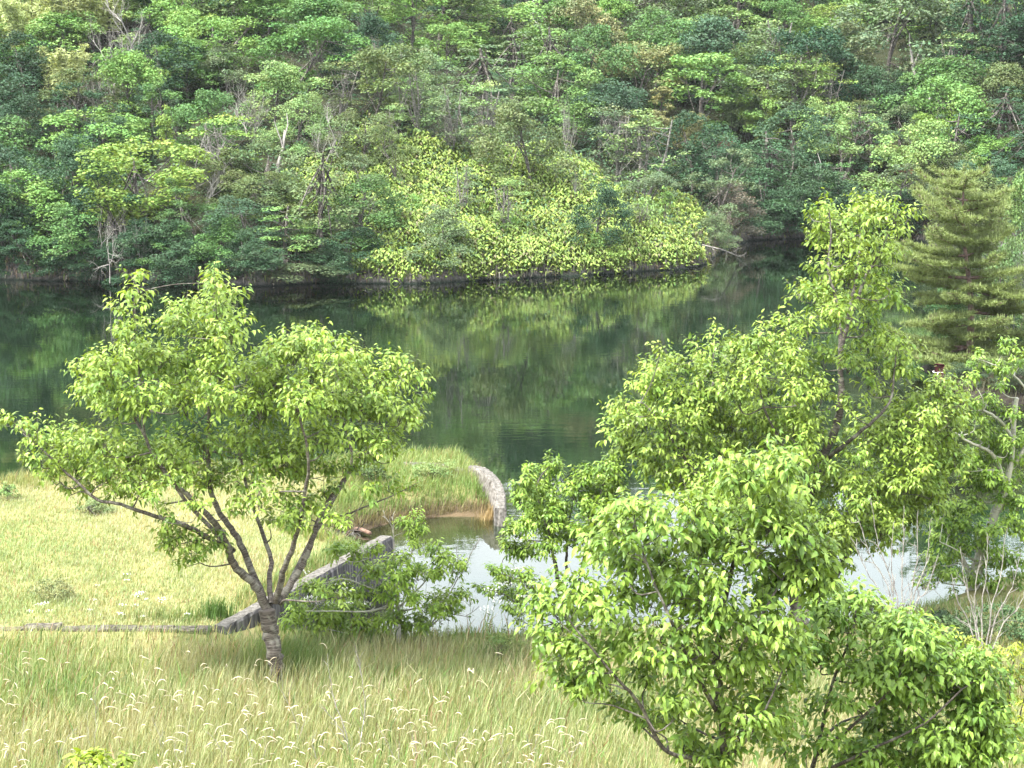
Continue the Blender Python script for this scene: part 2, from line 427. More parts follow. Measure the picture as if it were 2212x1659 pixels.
# water
def water_material():
    m, n, l = new_mat('lake_water')
    out = n.new('ShaderNodeOutputMaterial')
    tc = n.new('ShaderNodeTexCoord')
    mp = n.new('ShaderNodeMapping'); mp.inputs['Scale'].default_value = (0.55, 1.5, 1)
    l.new(tc.outputs['Object'], mp.inputs['Vector'])
    n1 = n.new('ShaderNodeTexNoise'); n1.inputs['Scale'].default_value = 1.6; n1.inputs['Detail'].default_value = 3; n1.inputs['Distortion'].default_value = 0.4
    l.new(mp.outputs[0], n1.inputs['Vector'])
    mp2 = n.new('ShaderNodeMapping'); mp2.inputs['Scale'].default_value = (0.05, 0.09, 1)
    l.new(tc.outputs['Object'], mp2.inputs['Vector'])
    n2 = n.new('ShaderNodeTexNoise'); n2.inputs['Scale'].default_value = 1.0; n2.inputs['Detail'].default_value = 2
    l.new(mp2.outputs[0], n2.inputs['Vector'])
    gust = ramp(n, [(0.42, (0.2, 0.2, 0.2)), (0.62, (1, 1, 1))]); l.new(n2.outputs['Fac'], gust.inputs['Fac'])
    hgt = n.new('ShaderNodeMath'); hgt.operation = 'MULTIPLY'
    l.new(n1.outputs['Fac'], hgt.inputs[0]); l.new(gust.outputs['Color'], hgt.inputs[1])
    b = n.new('ShaderNodeBump'); b.inputs['Strength'].default_value = 0.07; b.inputs['Distance'].default_value = 0.05
    l.new(hgt.outputs[0], b.inputs['Height'])
    fr = n.new('ShaderNodeFresnel'); fr.inputs['IOR'].default_value = 1.42; l.new(b.outputs[0], fr.inputs['Normal'])
    gl = n.new('ShaderNodeBsdfGlossy'); gl.inputs['Roughness'].default_value = 0.02; gl.inputs['Color'].default_value = (0.95, 0.98, 0.98, 1)
    l.new(b.outputs[0], gl.inputs['Normal'])
    tr = n.new('ShaderNodeBsdfTransparent'); tr.inputs['Color'].default_value = (0.60, 0.74, 0.62, 1)
    mx = n.new('ShaderNodeMixShader'); l.new(fr.outputs[0], mx.inputs[0]); l.new(tr.outputs[0], mx.inputs[1]); l.new(gl.outputs[0], mx.inputs[2])
    l.new(mx.outputs[0], out.inputs['Surface'])
    return m
wv = [(-600, 8, 0), (600, 8, 0), (600, 700, 0), (-600, 700, 0)]
link('lake_water', mesh_np('lake_water', wv, [[(0, 1, 2, 3)]], water_material()))['kind'] = 'structure'

# terrain heights for planting
def zn(x, y): return float(h_near(np.array([[x]]), np.array([[y]]))[0, 0])
_gx, _gy = np.arange(-160, 180, 1.0), np.arange(54, 330, 1.0)
_GZ = np.maximum(h_far(*np.meshgrid(_gx, _gy)), h_pen(*np.meshgrid(_gx, _gy)))
def zf(x, y):
    x = np.clip(np.asarray(x, float), -159, 178); y = np.clip(np.asarray(y, float), 54, 327)
    fx, fy = x - _gx[0], y - _gy[0]
    i, j = fx.astype(int), fy.astype(int); fx, fy = fx - i, fy - j
    return (_GZ[j, i] * (1 - fx) + _GZ[j, i + 1] * fx) * (1 - fy) + (_GZ[j + 1, i] * (1 - fx) + _GZ[j + 1, i + 1] * fx) * fy
_D = np.arange(58, 230, 0.5)
def hill_hit(u, v, hc=0.0):
    """where the sight line through (u, v) comes down to hc metres above the hillside"""
    r = ray(u, v); r = r / r[1]
    x, z = r[0] * _D, CAM_Z + r[2] * _D
    g = zf(x, _D)
    ok = (z < g + hc) & (g > 0.15)
    if not ok.any(): return None
    k = int(np.argmax(ok))
    return np.array([x[k], _D[k], g[k]])

# ------------------------------------------------------------------ concrete walls
def concrete_material(name, streak):
    m, n, l = new_mat(name)
    out = n.new('ShaderNodeOutputMaterial'); p = n.new('ShaderNodeBsdfPrincipled')
    tc = n.new('ShaderNodeTexCoord'); ge = n.new('ShaderNodeNewGeometry')
    mp = n.new('ShaderNodeMapping'); mp.inputs['Scale'].default_value = (9, 9, 0.7) if streak else (17, 17, 11)
    l.new(tc.outputs['Object'], mp.inputs['Vector'])
    nz = n.new('ShaderNodeTexNoise'); nz.inputs['Scale'].default_value = 1.2; nz.inputs['Detail'].default_value = 5
    l.new(mp.outputs[0], nz.inputs['Vector'])
    side = ramp(n, [(0.34, (0.035, 0.034, 0.036)), (0.52, (0.085, 0.082, 0.086)), (0.68, (0.19, 0.183, 0.185))] if streak else [(0.34, (0.09, 0.08, 0.07)), (0.52, (0.18, 0.17, 0.155)), (0.68, (0.27, 0.255, 0.24))]); l.new(nz.outputs['Fac'], side.inputs['Fac'])
    n2 = n.new('ShaderNodeTexNoise'); n2.inputs['Scale'].default_value = 14; n2.inputs['Detail'].default_value = 7; n2.inputs['Roughness'].default_value = 0.7
    l.new(tc.outputs['Object'], n2.inputs['Vector'])
    top = ramp(n, [(0.36, (0.045, 0.042, 0.036)), (0.5, (0.10, 0.095, 0.086)), (0.64, (0.165, 0.158, 0.147))]); l.new(n2.outputs['Fac'], top.inputs['Fac'])
    sp = n.new('ShaderNodeSeparateXYZ'); l.new(ge.outputs['True Normal'], sp.inputs[0])
    mr = n.new('ShaderNodeMapRange'); mr.inputs['From Min'].default_value = 0.5; mr.inputs['From Max'].default_value = 0.85
    l.new(sp.outputs['Z'], mr.inputs['Value'])
    mx = n.new('ShaderNodeMix'); mx.data_type = 'RGBA'
    l.new(mr.outputs['Result'], mx.inputs['Factor']); l.new(side.outputs['Color'], mx.inputs['A']); l.new(top.outputs['Color'], mx.inputs['B'])
    l.new(mx.outputs['Result'], p.inputs['Base Color']); p.inputs['Roughness'].default_value = 0.92; p.inputs['Specular IOR Level'].default_value = 0.2
    b = n.new('ShaderNodeBump'); b.inputs['Strength'].default_value = 0.7; b.inputs['Distance'].default_value = 0.02
    l.new(n2.outputs['Fac'], b.inputs['Height']); l.new(b.outputs[0], p.inputs['Normal'])
    l.new(p.outputs[0], out.inputs['Surface'])
    return m
M_CONC = concrete_material('stained_concrete', True)
M_CONC2 = concrete_material('rough_concrete', False)
def wall(name, line, ztops, thick, zbot, mat, label, cat, rough=0.005, seed=1):
    """a cast wall following a line on plan; cross-section with chamfered, slightly broken edges"""
    rng = np.random.default_rng(seed)
    L = spline([(x, y, z) for (x, y), z in zip(line, ztops)], 14)
    T = np.gradient(L[:, :2], axis=0); T /= np.linalg.norm(T, axis=1)[:, None]
    N = np.stack([-T[:, 1], T[:, 0]], -1)
    sect = [(-0.5, 0.0), (-0.5, 0.45), (-0.5, 0.8), (-0.46, 0.96), (-0.38, 1.0), (-0.12, 1.0), (0.14, 1.0), (0.40, 1.0), (0.465, 0.96), (0.5, 0.8), (0.5, 0.45), (0.5, 0.0)]
    k = len(sect); V = []
    for i, pnt in enumerate(L):
        for a, hgt in sect:
            xy = pnt[:2] + N[i] * a * thick
            z = zbot + (pnt[2] - zbot) * hgt
            j = rng.normal(0, rough, 3)
            V.append((xy[0] + j[0], xy[1] + j[1], z + j[2] * (1.0 if hgt > 0.9 else 0)))
    F = [(i * k + a, i * k + a + 1, (i + 1) * k + a + 1, (i + 1) * k + a) for i in range(len(L) - 1) for a in range(k - 1)]
    mb = MB(); mb.add(V, f4=F)
    n = len(L) - 1
    caps = [(0, a, a + 1) for a in range(1, k - 1)] + [(n * k, n * k + a + 1, n * k + a) for a in range(1, k - 1)]
    mb.f3.append(np.array(caps))
    o = link(name, mb.mesh(name, mat))
    c = np.array(V).mean(0); c[2] = zbot
    o.data.transform(Matrix.Translation(-Vector(c))); o.location = c
    return tag(o, label, cat)
wall('retaining_wall', [(-5.15, 30.75), (-4.42, 31.9), (-3.55, 34.1), (-2.62, 36.75)], [0.72, 0.88, 0.90, 0.86], 0.30, -0.5, M_CONC,
     'straight dark streaked concrete retaining wall slanting from the kerb to the pond inlet', 'wall', seed=4)
wall('curved_wall', [tuple(at(u, v, d)[:2]) for u, v, d in ((1019, 1018, 44.2), (1047, 1035, 43.4), (1067, 1060, 42.5), (1079, 1090, 41.7), (1080, 1112, 41.1))],
     [0.80, 0.86, 0.84, 0.70, 0.44], 0.26, -0.8, M_CONC2, 'curved rough concrete wall ending the grassy spit in the lake', 'wall', rough=0.011, seed=8)
wall('lake_wall', [(-2.75, 44.9), (-2.1, 44.75), (-1.62, 44.6)], [0.74, 0.75, 0.74], 0.22, -0.8, M_CONC2, 'low pale concrete wall along the back of the grassy spit', 'wall', seed=9)
wall('wall_block', [(-1.50, 44.25), (-1.36, 44.2), (-1.22, 44.15)], [0.72, 0.74, 0.70], 0.30, -0.8, M_CONC2, 'small square concrete block between the low wall and the curved wall', 'block', seed=10)
M_KERB = noise_mat('dark_kerb', [(0.35, (0.03, 0.027, 0.022)), (0.5, (0.07, 0.062, 0.052)), (0.65, (0.13, 0.12, 0.10))], 12, 7, bump=0.8, dist=0.02)
kerb = thing('stone_kerb', (-7.8, 30.75, 0.4), 'low weathered stone kerb dividing the short meadow from the tall grass', 'kerb')
_kx = np.linspace(-10.6, -5.30, 9)
for k in range(8):
    rk = np.random.default_rng(60 + k)
    x0, x1 = _kx[k] + 0.012, _kx[k + 1] - 0.012; yy = 30.78 + rk.normal(0, .015); zt = 0.69 + rk.normal(0, .015)
    mbk = MB(); Vk = []
    for x in np.linspace(x0, x1, 4):
        for a, b in ((-.14, 0.35), (-.14, zt - .03), (-.11, zt), (.11, zt), (.14, zt - .03), (.14, 0.35)): Vk.append((x + rk.normal(0, .004), yy + a + rk.normal(0, .006), b + rk.normal(0, .006)))
    Fk = [(i * 6 + a, i * 6 + a + 1, i * 6 + 7 + a, i * 6 + 6 + a) for i in range(3) for a in range(5)]
    mbk.add(Vk, f4=Fk); mbk.f3.append(np.array([(0, a + 1, a) for a in range(1, 5)] + [(18, 18 + a, 19 + a) for a in range(1, 5)]))
    link('stone', mbk.mesh('stone', M_KERB, origin=(-7.8, 30.75, 0.4)), kerb)

# ------------------------------------------------------------------ hillside trees: prototypes
def unit(v):
    v = np.asarray(v, float)
    return v / (np.linalg.norm(v, axis=-1, keepdims=True) + 1e-9)
def leaf_quads(P, nrm, size, aspect, rng, tint, bend=0.25):
    """small bent leaf sprays: rhombs folded along the middle"""
    n = len(P)
    a = unit(np.cross(nrm, rng.normal(0, 1, (n, 3)))); b = np.cross(nrm, a)
    s = (size * rng.uniform(0.65, 1.35, n))[:, None]
    V = np.stack([P - a * s * 0.5, P + b * s * aspect * 0.5 - nrm * s * bend * 0.5, P + a * s * 0.5 - nrm * s * bend * 0.6, P - b * s * aspect * 0.5 - nrm * s * bend * 0.5], 1)
    F = (np.arange(n) * 4)[:, None] + np.array([[0, 1, 2, 3]])
    T = np.repeat(tint, 4, axis=0)
    return V.reshape(-1, 3), F, T
def crown_from_lobes(lobes, rng, per, size, aspect=0.6, up=0.5, flat=0.7, jit=0.35, wild=0.7):
    Ps, Ns, Ts = [], [], []
    for c, r in lobes:
        k = int(per * (r / 0.9) ** 2) + 8
        d = unit(rng.normal(0, 1, (k, 3))); d[:, 2] = np.where(d[:, 2] < -0.35, -d[:, 2], d[:, 2])
        rad = r * (1 - np.abs(rng.normal(0, jit * 0.6, k))) * rng.choice([1.0, 1.12], k, p=[.8, .2])
        p = c + d * rad[:, None] * np.array([1, 1, flat])
        Ps.append(p)
        Ns.append(unit(d * 0.8 + np.array([0, 0, up]) + rng.normal(0, wild, (k, 3))))
        t = rng.normal(1, 0.10) * np.ones((k, 3)) * rng.normal(1, 0.13, (k, 1))
        t[:, 0] *= rng.normal(1.0, 0.07) * rng.normal(1, 0.06, k)
        Ts.append(np.clip(t, 0.35, 1.7))
    return leaf_quads(np.concatenate(Ps), np.concatenate(Ns), size, aspect, rng, np.concatenate(Ts))
def limbs_to(mb, base, lobes, rng, r0, frac=0.5, sides=4, stem_top=None):
    top = stem_top if stem_top is not None else np.mean([c for c, r in lobes], axis=0)
    mid = (np.array(base) + top) / 2 + rng.normal(0, 0.12, 3)
    path = spline([base, mid, top], 5)
    tube(mb, path, r0, r0 * 0.35, 6, flare=0.4)
    for c, r in lobes:
        if rng.random() > frac: continue
        s = path[rng.integers(3, len(path) - 1)]
        m = (s + c) / 2 + np.array([0, 0, -0.12]) + rng.normal(0, 0.1, 3)
        tube(mb, spline([s, m, c], 3), r0 * 0.38, r0 * 0.08, sides)
def proto_broad(seed, w=5.0, h=6.0, n=22, size=0.165, per=170, base=0.06, up=0.5, lob=(0.62, 1.2), squash=0.85, pointed=0.0):
    rng = np.random.default_rng(seed)
    lobes = []
    skew = rng.normal(0, 0.12, 2) * w
    for i in range(n):
        z = rng.random() ** 0.8
        ang = rng.random() * 6.283
        prof = math.sin(math.pi * (0.10 + 0.86 * z)) ** 0.75 * (1 - pointed * z)
        rr = 0.5 * w * prof * (rng.random() ** 0.35) * rng.uniform(0.75, 1.08)
        r = rng.uniform(*lob) * (w / 5) * (1 - 0.45 * pointed * z)
        c = np.array([rr * math.cos(ang) + skew[0] * z, rr * math.sin(ang) + skew[1] * z, h * (base + (1 - base) * z) - r * 0.6])
        for q in range(4):
            o = unit(rng.normal(0, 1, 3) + 0.5 * unit(c * np.array([1, 1, 0]) + 1e-6) + np.array([0, 0, .3])) * r * rng.uniform(0.4, 0.95)
            lobes.append((c + o * np.array([1, 1, .75]), r * rng.uniform(0.48, 0.80)))
    V, F, T = crown_from_lobes(lobes, rng, per, size, up=up, flat=squash)
    mb = MB(); limbs_to(mb, (0, 0, -0.4), lobes[::3], rng, 0.018 * h, 0.4, stem_top=np.array([skew[0], skew[1], h * 0.75]))
    return (V, F, T), mb, w, h
def proto_layered(seed, w=5.0, h=6.0, layers=7, size=0.16, per=140, cone=0.55):
    """flat shelves of foliage, gaps between them"""
    rng = np.random.default_rng(seed); lobes = []
    for k in range(layers):
        z = (k + 0.6) / layers
        R = 0.5 * w * (1 - cone * z) * rng.uniform(0.8, 1.1)
        m = max(3, int(8 * (1 - 0.6 * z)))
        a0 = rng.random() * 6.28
        for i in range(m):
            a = a0 + i / m * 6.283 + rng.normal(0, 0.25); rr = R * rng.uniform(0.45, 1.0)
            lobes.append((np.array([rr * math.cos(a), rr * math.sin(a), h * (0.10 + 0.88 * z) + rng.normal(0, 0.12) - 0.06 * rr]), rng.uniform(0.55, 0.95) * (1 - 0.3 * z)))
    V, F, T = crown_from_lobes(lobes, rng, per, size, up=0.9, flat=0.45, wild=0.5)
    mb = MB(); limbs_to(mb, (0, 0, -0.4), lobes, rng, 0.028 * h, 0.7, stem_top=np.array([rng.normal(0, .3), rng.normal(0, .3), h * 0.95]))
    return (V, F, T), mb, w, h
def proto_open(seed, w=4.0, h=6.0, n=34, size=0.14, per=120):
    """thin sapling: pale stem showing through a loose crown"""
    rng = np.random.default_rng(seed); lobes = []
    for i in range(n):
        z = rng.random() ** 0.9; a = rng.random() * 6.283
        rr = 0.5 * w * math.sin(math.pi * (0.15 + 0.75 * z)) * rng.uniform(0.2, 1.0)
        lobes.append((np.array([rr * math.cos(a), rr * math.sin(a), h * (0.15 + 0.85 * z)]), rng.uniform(0.4, 0.75)))
    V, F, T = crown_from_lobes(lobes, rng, per, size, up=0.6, flat=0.6, jit=0.7)
    mb = MB()
    for k in range(3):
        top = np.array([rng.normal(0, .8), rng.normal(0, .8), h * rng.uniform(0.8, 1.02)])
        limbs_to(mb, (rng.normal(0, .15), rng.normal(0, .15), -0.3), lobes[k::3], rng, 0.014 * h, 0.95, stem_top=top)
    return (V, F, T), mb, w, h
def proto_cypress(seed, w=3.4, h=9.0, size=0.2):
    rng = np.random.default_rng(seed); lobes = []
    for i in range(70):
        z = (i + 0.5) / 70; a = i * 2.4
        rr = 0.5 * w * (1 - z) ** 0.8 * rng.uniform(0.6, 1.05)
        lobes.append((np.array([rr * math.cos(a), rr * math.sin(a), h * (0.12 + 0.88 * z)]), rng.uniform(0.4, 0.7) * (1.15 - 0.75 * z)))
    V, F, T = crown_from_lobes(lobes, rng, 190, size, aspect=0.4, up=0.15, flat=1.1)
    mb = MB(); limbs_to(mb, (0, 0, -0.4), lobes, rng, 0.022 * h, 0.3, stem_top=np.array([0, 0, h * 0.97]))
    return (V, F, T), mb, w, h
def proto_bamboo(seed, w=4.0, h=8.0):
    rng = np.random.default_rng(seed); mb = MB(); P, N, T = [], [], []
    for k in range(17):
        a = rng.random() * 6.283; r = 0.28 * w * rng.random() ** 0.5
        b = np.array([r * math.cos(a), r * math.sin(a), -0.2])
        hh = h * rng.uniform(0.75, 1.02); lean = np.array([math.cos(a), math.sin(a), 0]) * rng.uniform(0.3, 1.4)
        pts = [b + np.array([0, 0, hh * t]) + lean * t ** 2.4 - np.array([0, 0, 0.9 * t ** 5]) for t in np.linspace(0, 1, 8)]
        tube(mb, pts, 0.045, 0.012, 4)
        tone = rng.normal(1, 0.1)
        for q in range(300):
            t = rng.uniform(0.22, 1.0) ** 0.8; i = min(int(t * 7), 6); c = pts[i] + (pts[i + 1] - pts[i]) * (t * 7 - i)
            d = unit(rng.normal(0, 1, 3)); sp = 0.62 * (1.2 - 0.55 * t)
            P.append(c + d * np.array([sp, sp, 0.30]) * rng.uniform(0.2, 1) - np.array([0, 0, 0.15]))
            N.append(unit(d * 0.5 + np.array([0, 0, 0.35]) + rng.normal(0, 0.45, 3)))
            T.append(np.ones(3) * tone * rng.normal(1, 0.13))
    V, F, T2 = leaf_quads(np.array(P), np.array(N), 0.34, 0.22, rng, np.array(T), bend=0.7)
    return (V, F, T2), mb, w, h
def bare_branches(mb, rng, start, direction, length, radius, depth, spread=0.55, up=0.25, kids=(2, 4), sides=3):
    p = np.array(start, float); d = unit(direction); pts = [p]
    n = 4 if depth > 1 else 3
    for i in range(n):
        d = unit(d + rng.normal(0, 0.16, 3) + np.array([0, 0, up * 0.25]))
        p = p + d * length / n; pts.append(p)
    tube(mb, pts, radius, radius * 0.55 if depth else radius * 0.3, sides if depth < 3 else 5)
    if depth <= 0: return
    for k in range(rng.integers(*kids) + (1 if depth > 1 else 0)):
        i = rng.integers(1, n + 1)
        dd = unit(d + rng.normal(0, spread, 3) + np.array([0, 0, up]))
        bare_branches(mb, rng, pts[i], dd, length * rng.uniform(0.5, 0.8), radius * 0.52, depth - 1, spread, up, kids, sides)
def proto_bare(seed, w=4.0, h=6.0, stems=1, depth=4, up=0.3, spread=0.5, rad=0.011):
    rng = np.random.default_rng(seed); mbs = []
    for k in range(stems):
        a = rng.random() * 6.283; mb = MB(); mbs.append(mb)
        bare_branches(mb, rng, (rng.normal(0, .15) * stems, rng.normal(0, .15) * stems, -0.3),
                      (math.cos(a) * 0.35 * (stems > 1) + rng.normal(0, .08), math.sin(a) * 0.35 * (stems > 1), 1.0), h * 0.45, rad * h, depth, spread, up)
    V = np.concatenate([q for mb in mbs for q in mb.v]); sx = np.ptp(V[:, 0]); sz = V[:, 2].max()
    for q in [q for mb in mbs for q in mb.v]: q[:, :2] *= w / max(sx, np.ptp(V[:, 1])); q[:, 2] *= h / sz
    return None, mbs, w, h
def proto_bush(seed, w=3.0, h=1.6, size=0.20):
    rng = np.random.default_rng(seed); lobes = []
    for i in range(26):
        a = rng.random() * 6.283; rr = 0.46 * w * rng.random() ** 0.5
        z = h * math.sqrt(max(0, 1 - (rr / (0.52 * w)) ** 2)) * rng.uniform(0.35, 1.0)
        lobes.append((np.array([rr * math.cos(a), rr * math.sin(a), z * 0.85]), rng.uniform(0.3, 0.52)))
    V, F, T = crown_from_lobes(lobes, rng, 95, size, up=0.5, flat=0.8)
    mb = MB(); limbs_to(mb, (0, 0, -0.2), lobes, rng, 0.035, 0.6, stem_top=np.array([0, 0, h * 0.6]))
    return (V, F, T), mb, w, h

M_TRUNK = {}
PROTO = {}
def reg(kind, *protos):
    L = []
    for (leaf, mb, w, h) in protos:
        bark = M_DEAD if kind in ('bare', 'bare_shrub', 'snag') else (M_BARK_G if kind in ('open',) else M_BARK_D)
        tm = [q.mesh(kind + '_trunk', bark, smooth=True) for q in (mb if isinstance(mb, list) else [mb])]
        cm = mesh_np(kind + '_crown', leaf[0], [leaf[1]], M_FAR, leaf[2]) if leaf is not None else None
        L.append((tm, cm, w, h))
    PROTO[kind] = L
reg('broad', proto_broad(1), proto_broad(2, n=26), proto_broad(3, w=5, h=5.4, n=20, lob=(0.7, 1.1)), proto_broad(4, h=6.6, n=28, lob=(0.5, 0.85)), proto_broad(5, w=5.4, h=5.2, n=23))
reg('dense', proto_broad(11, n=24, size=0.145, per=180, base=0.03), proto_broad(12, n=26, size=0.145, per=180, base=0.03, h=5.0), proto_broad(13, n=28, size=0.14, per=180, base=0.03, lob=(.4, .75)))
reg('layered', proto_layered(21), proto_layered(22, layers=5, h=5.2), proto_layered(23, layers=7, w=4.6, h=6.4, cone=0.7))
reg('open', proto_open(31), proto_open(32, n=40, h=6.4), proto_open(33, w=3.4, h=6))
reg('narrow', proto_broad(41, w=2.4, h=6.0, n=42, lob=(0.7, 1.0), pointed=0.75), proto_broad(42, w=2.8, h=6.0, n=24, lob=(0.7, 1.1), pointed=0.6))
reg('cypress', proto_cypress(51), proto_cypress(52, w=3.4))
reg('bamboo', proto_bamboo(61), proto_bamboo(62, w=4.6))
reg('bare', proto_bare(71, depth=5), proto_bare(72, stems=4, depth=4), proto_bare(73, depth=5, w=4.4, h=6, up=0.2, spread=0.6), proto_bare(74, stems=3, depth=4, w=4.5, h=5.5))
reg('bare_shrub', proto_bare(81, w=5, h=2.6, stems=8, depth=4, up=0.05, spread=0.8, rad=0.012), proto_bare(82, w=4, h=2.2, stems=9, depth=4, up=0.15, spread=0.6, rad=0.012))
reg('snag', proto_bare(91, w=0.8, h=5, depth=1, rad=0.010), proto_bare(92, w=1.2, h=5, depth=2, rad=0.010))
reg('bush', proto_bush(101), proto_bush(102, w=3.2, h=1.4), proto_bush(103, w=2.6, h=1.9))

YG = (0.170, 0.272, 0.062); FG = (0.125, 0.235, 0.060); MG = (0.078, 0.165, 0.048); DG = (0.026, 0.068, 0.032)
BG = (0.046, 0.100, 0.050); OT = (0.095, 0.135, 0.050); TN = (0.185, 0.200, 0.085); GG = (0.105, 0.160, 0.075)
BY = (0.34, 0.40, 0.17); LV = (0.13, 0.125, 0.105); RD = (0.22, 0.09, 0.05); PG = (0.165, 0.260, 0.090); WH = (1, 1, 1)
TONE = {YG: 'yellow green', FG: 'fresh green', MG: 'mid green', DG: 'dark green', BG: 'bluish green', OT: 'olive', TN: 'tan tinged', GG: 'greyish green',
        BY: 'pale yellow', LV: 'lilac grey', RD: 'orange red', PG: 'pale green', WH: 'grey'}
NAME = {'broad': ('broadleaf_tree', 'tree'), 'dense': ('evergreen_tree', 'tree'), 'layered': ('layered_tree', 'tree'), 'open': ('slender_tree', 'tree'), 'narrow': ('pointed_tree', 'tree'),
        'cypress': ('cypress_tree', 'tree'), 'bamboo': ('bamboo_clump', 'bamboo'), 'bare': ('bare_tree', 'bare tree'), 'bare_shrub': ('bare_shrub', 'bare shrub'), 'snag': ('dead_tree', 'dead tree'),
        'bush': ('shrub', 'shrub')}
SZ = 1.46
FERN_PX = [(770, 612), (760, 540), (800, 480), (770, 420), (740, 330), (800, 285), (880, 320), (960, 330), (1040, 350), (1100, 330), (1250, 350), (1330, 420), (1500, 440), (1525, 500), (1520, 578), (1300, 594), (1000, 610)]
FERN2_PX = [(600, 470), (600, 410), (660, 375), (760, 350), (780, 420), (700, 470)]
PLACED = []                              # u, v, w, h px, short name
def hill_tree(kind, u, v, wpx, hpx, tone, label, short=None, which=None, group=None, foot=False):
    """u, v: middle of the crown (or the foot); wpx, hpx: size as surveyed"""
    if foot: hit = hill_hit(u, v)
    else:
        d0 = 115.0
        for _ in range(3):
            hit = hill_hit(u, v, 0.5 * hpx * d0 / F_PX)
            if hit is None: return None
            d0 = hit[1]
    if hit is None: return None
    sc = hit[1] / F_PX
    sz = (1.08 if kind != 'bush' else 1.2) if inside(np.array([u]), np.array([v + hpx * 0.4]), FERN_PX)[0] else SZ
    w, hh = wpx * sc * sz, hpx * sc * sz
    L = PROTO[kind]
    tm, cm, w0, h0 = L[(which if which is not None else random.randrange(len(L))) % len(L)]
    nm, cat = NAME[kind]
    root = thing(nm, (hit[0], hit[1], hit[2] - 0.05), label, cat, group)
    root.rotation_euler = (random.uniform(-.04, .04), random.uniform(-.04, .04), random.uniform(0, 6.283))
    root.scale = (w / w0, w / w0, hh / h0)
    for q in tm: link('stem' if cm is None else 'trunk', q, root)
    if cm is not None:
        c = link('crown', cm, root)
        j = [random.uniform(0.9, 1.1) for _ in range(3)]
        c.color = (tone[0] * j[0], tone[1] * j[0] * random.uniform(.96, 1.04), tone[2] * j[0] * j[2], 1)
    PLACED.append((u, v - (hpx / 2 if foot else 0), wpx, hpx, short))
    return root

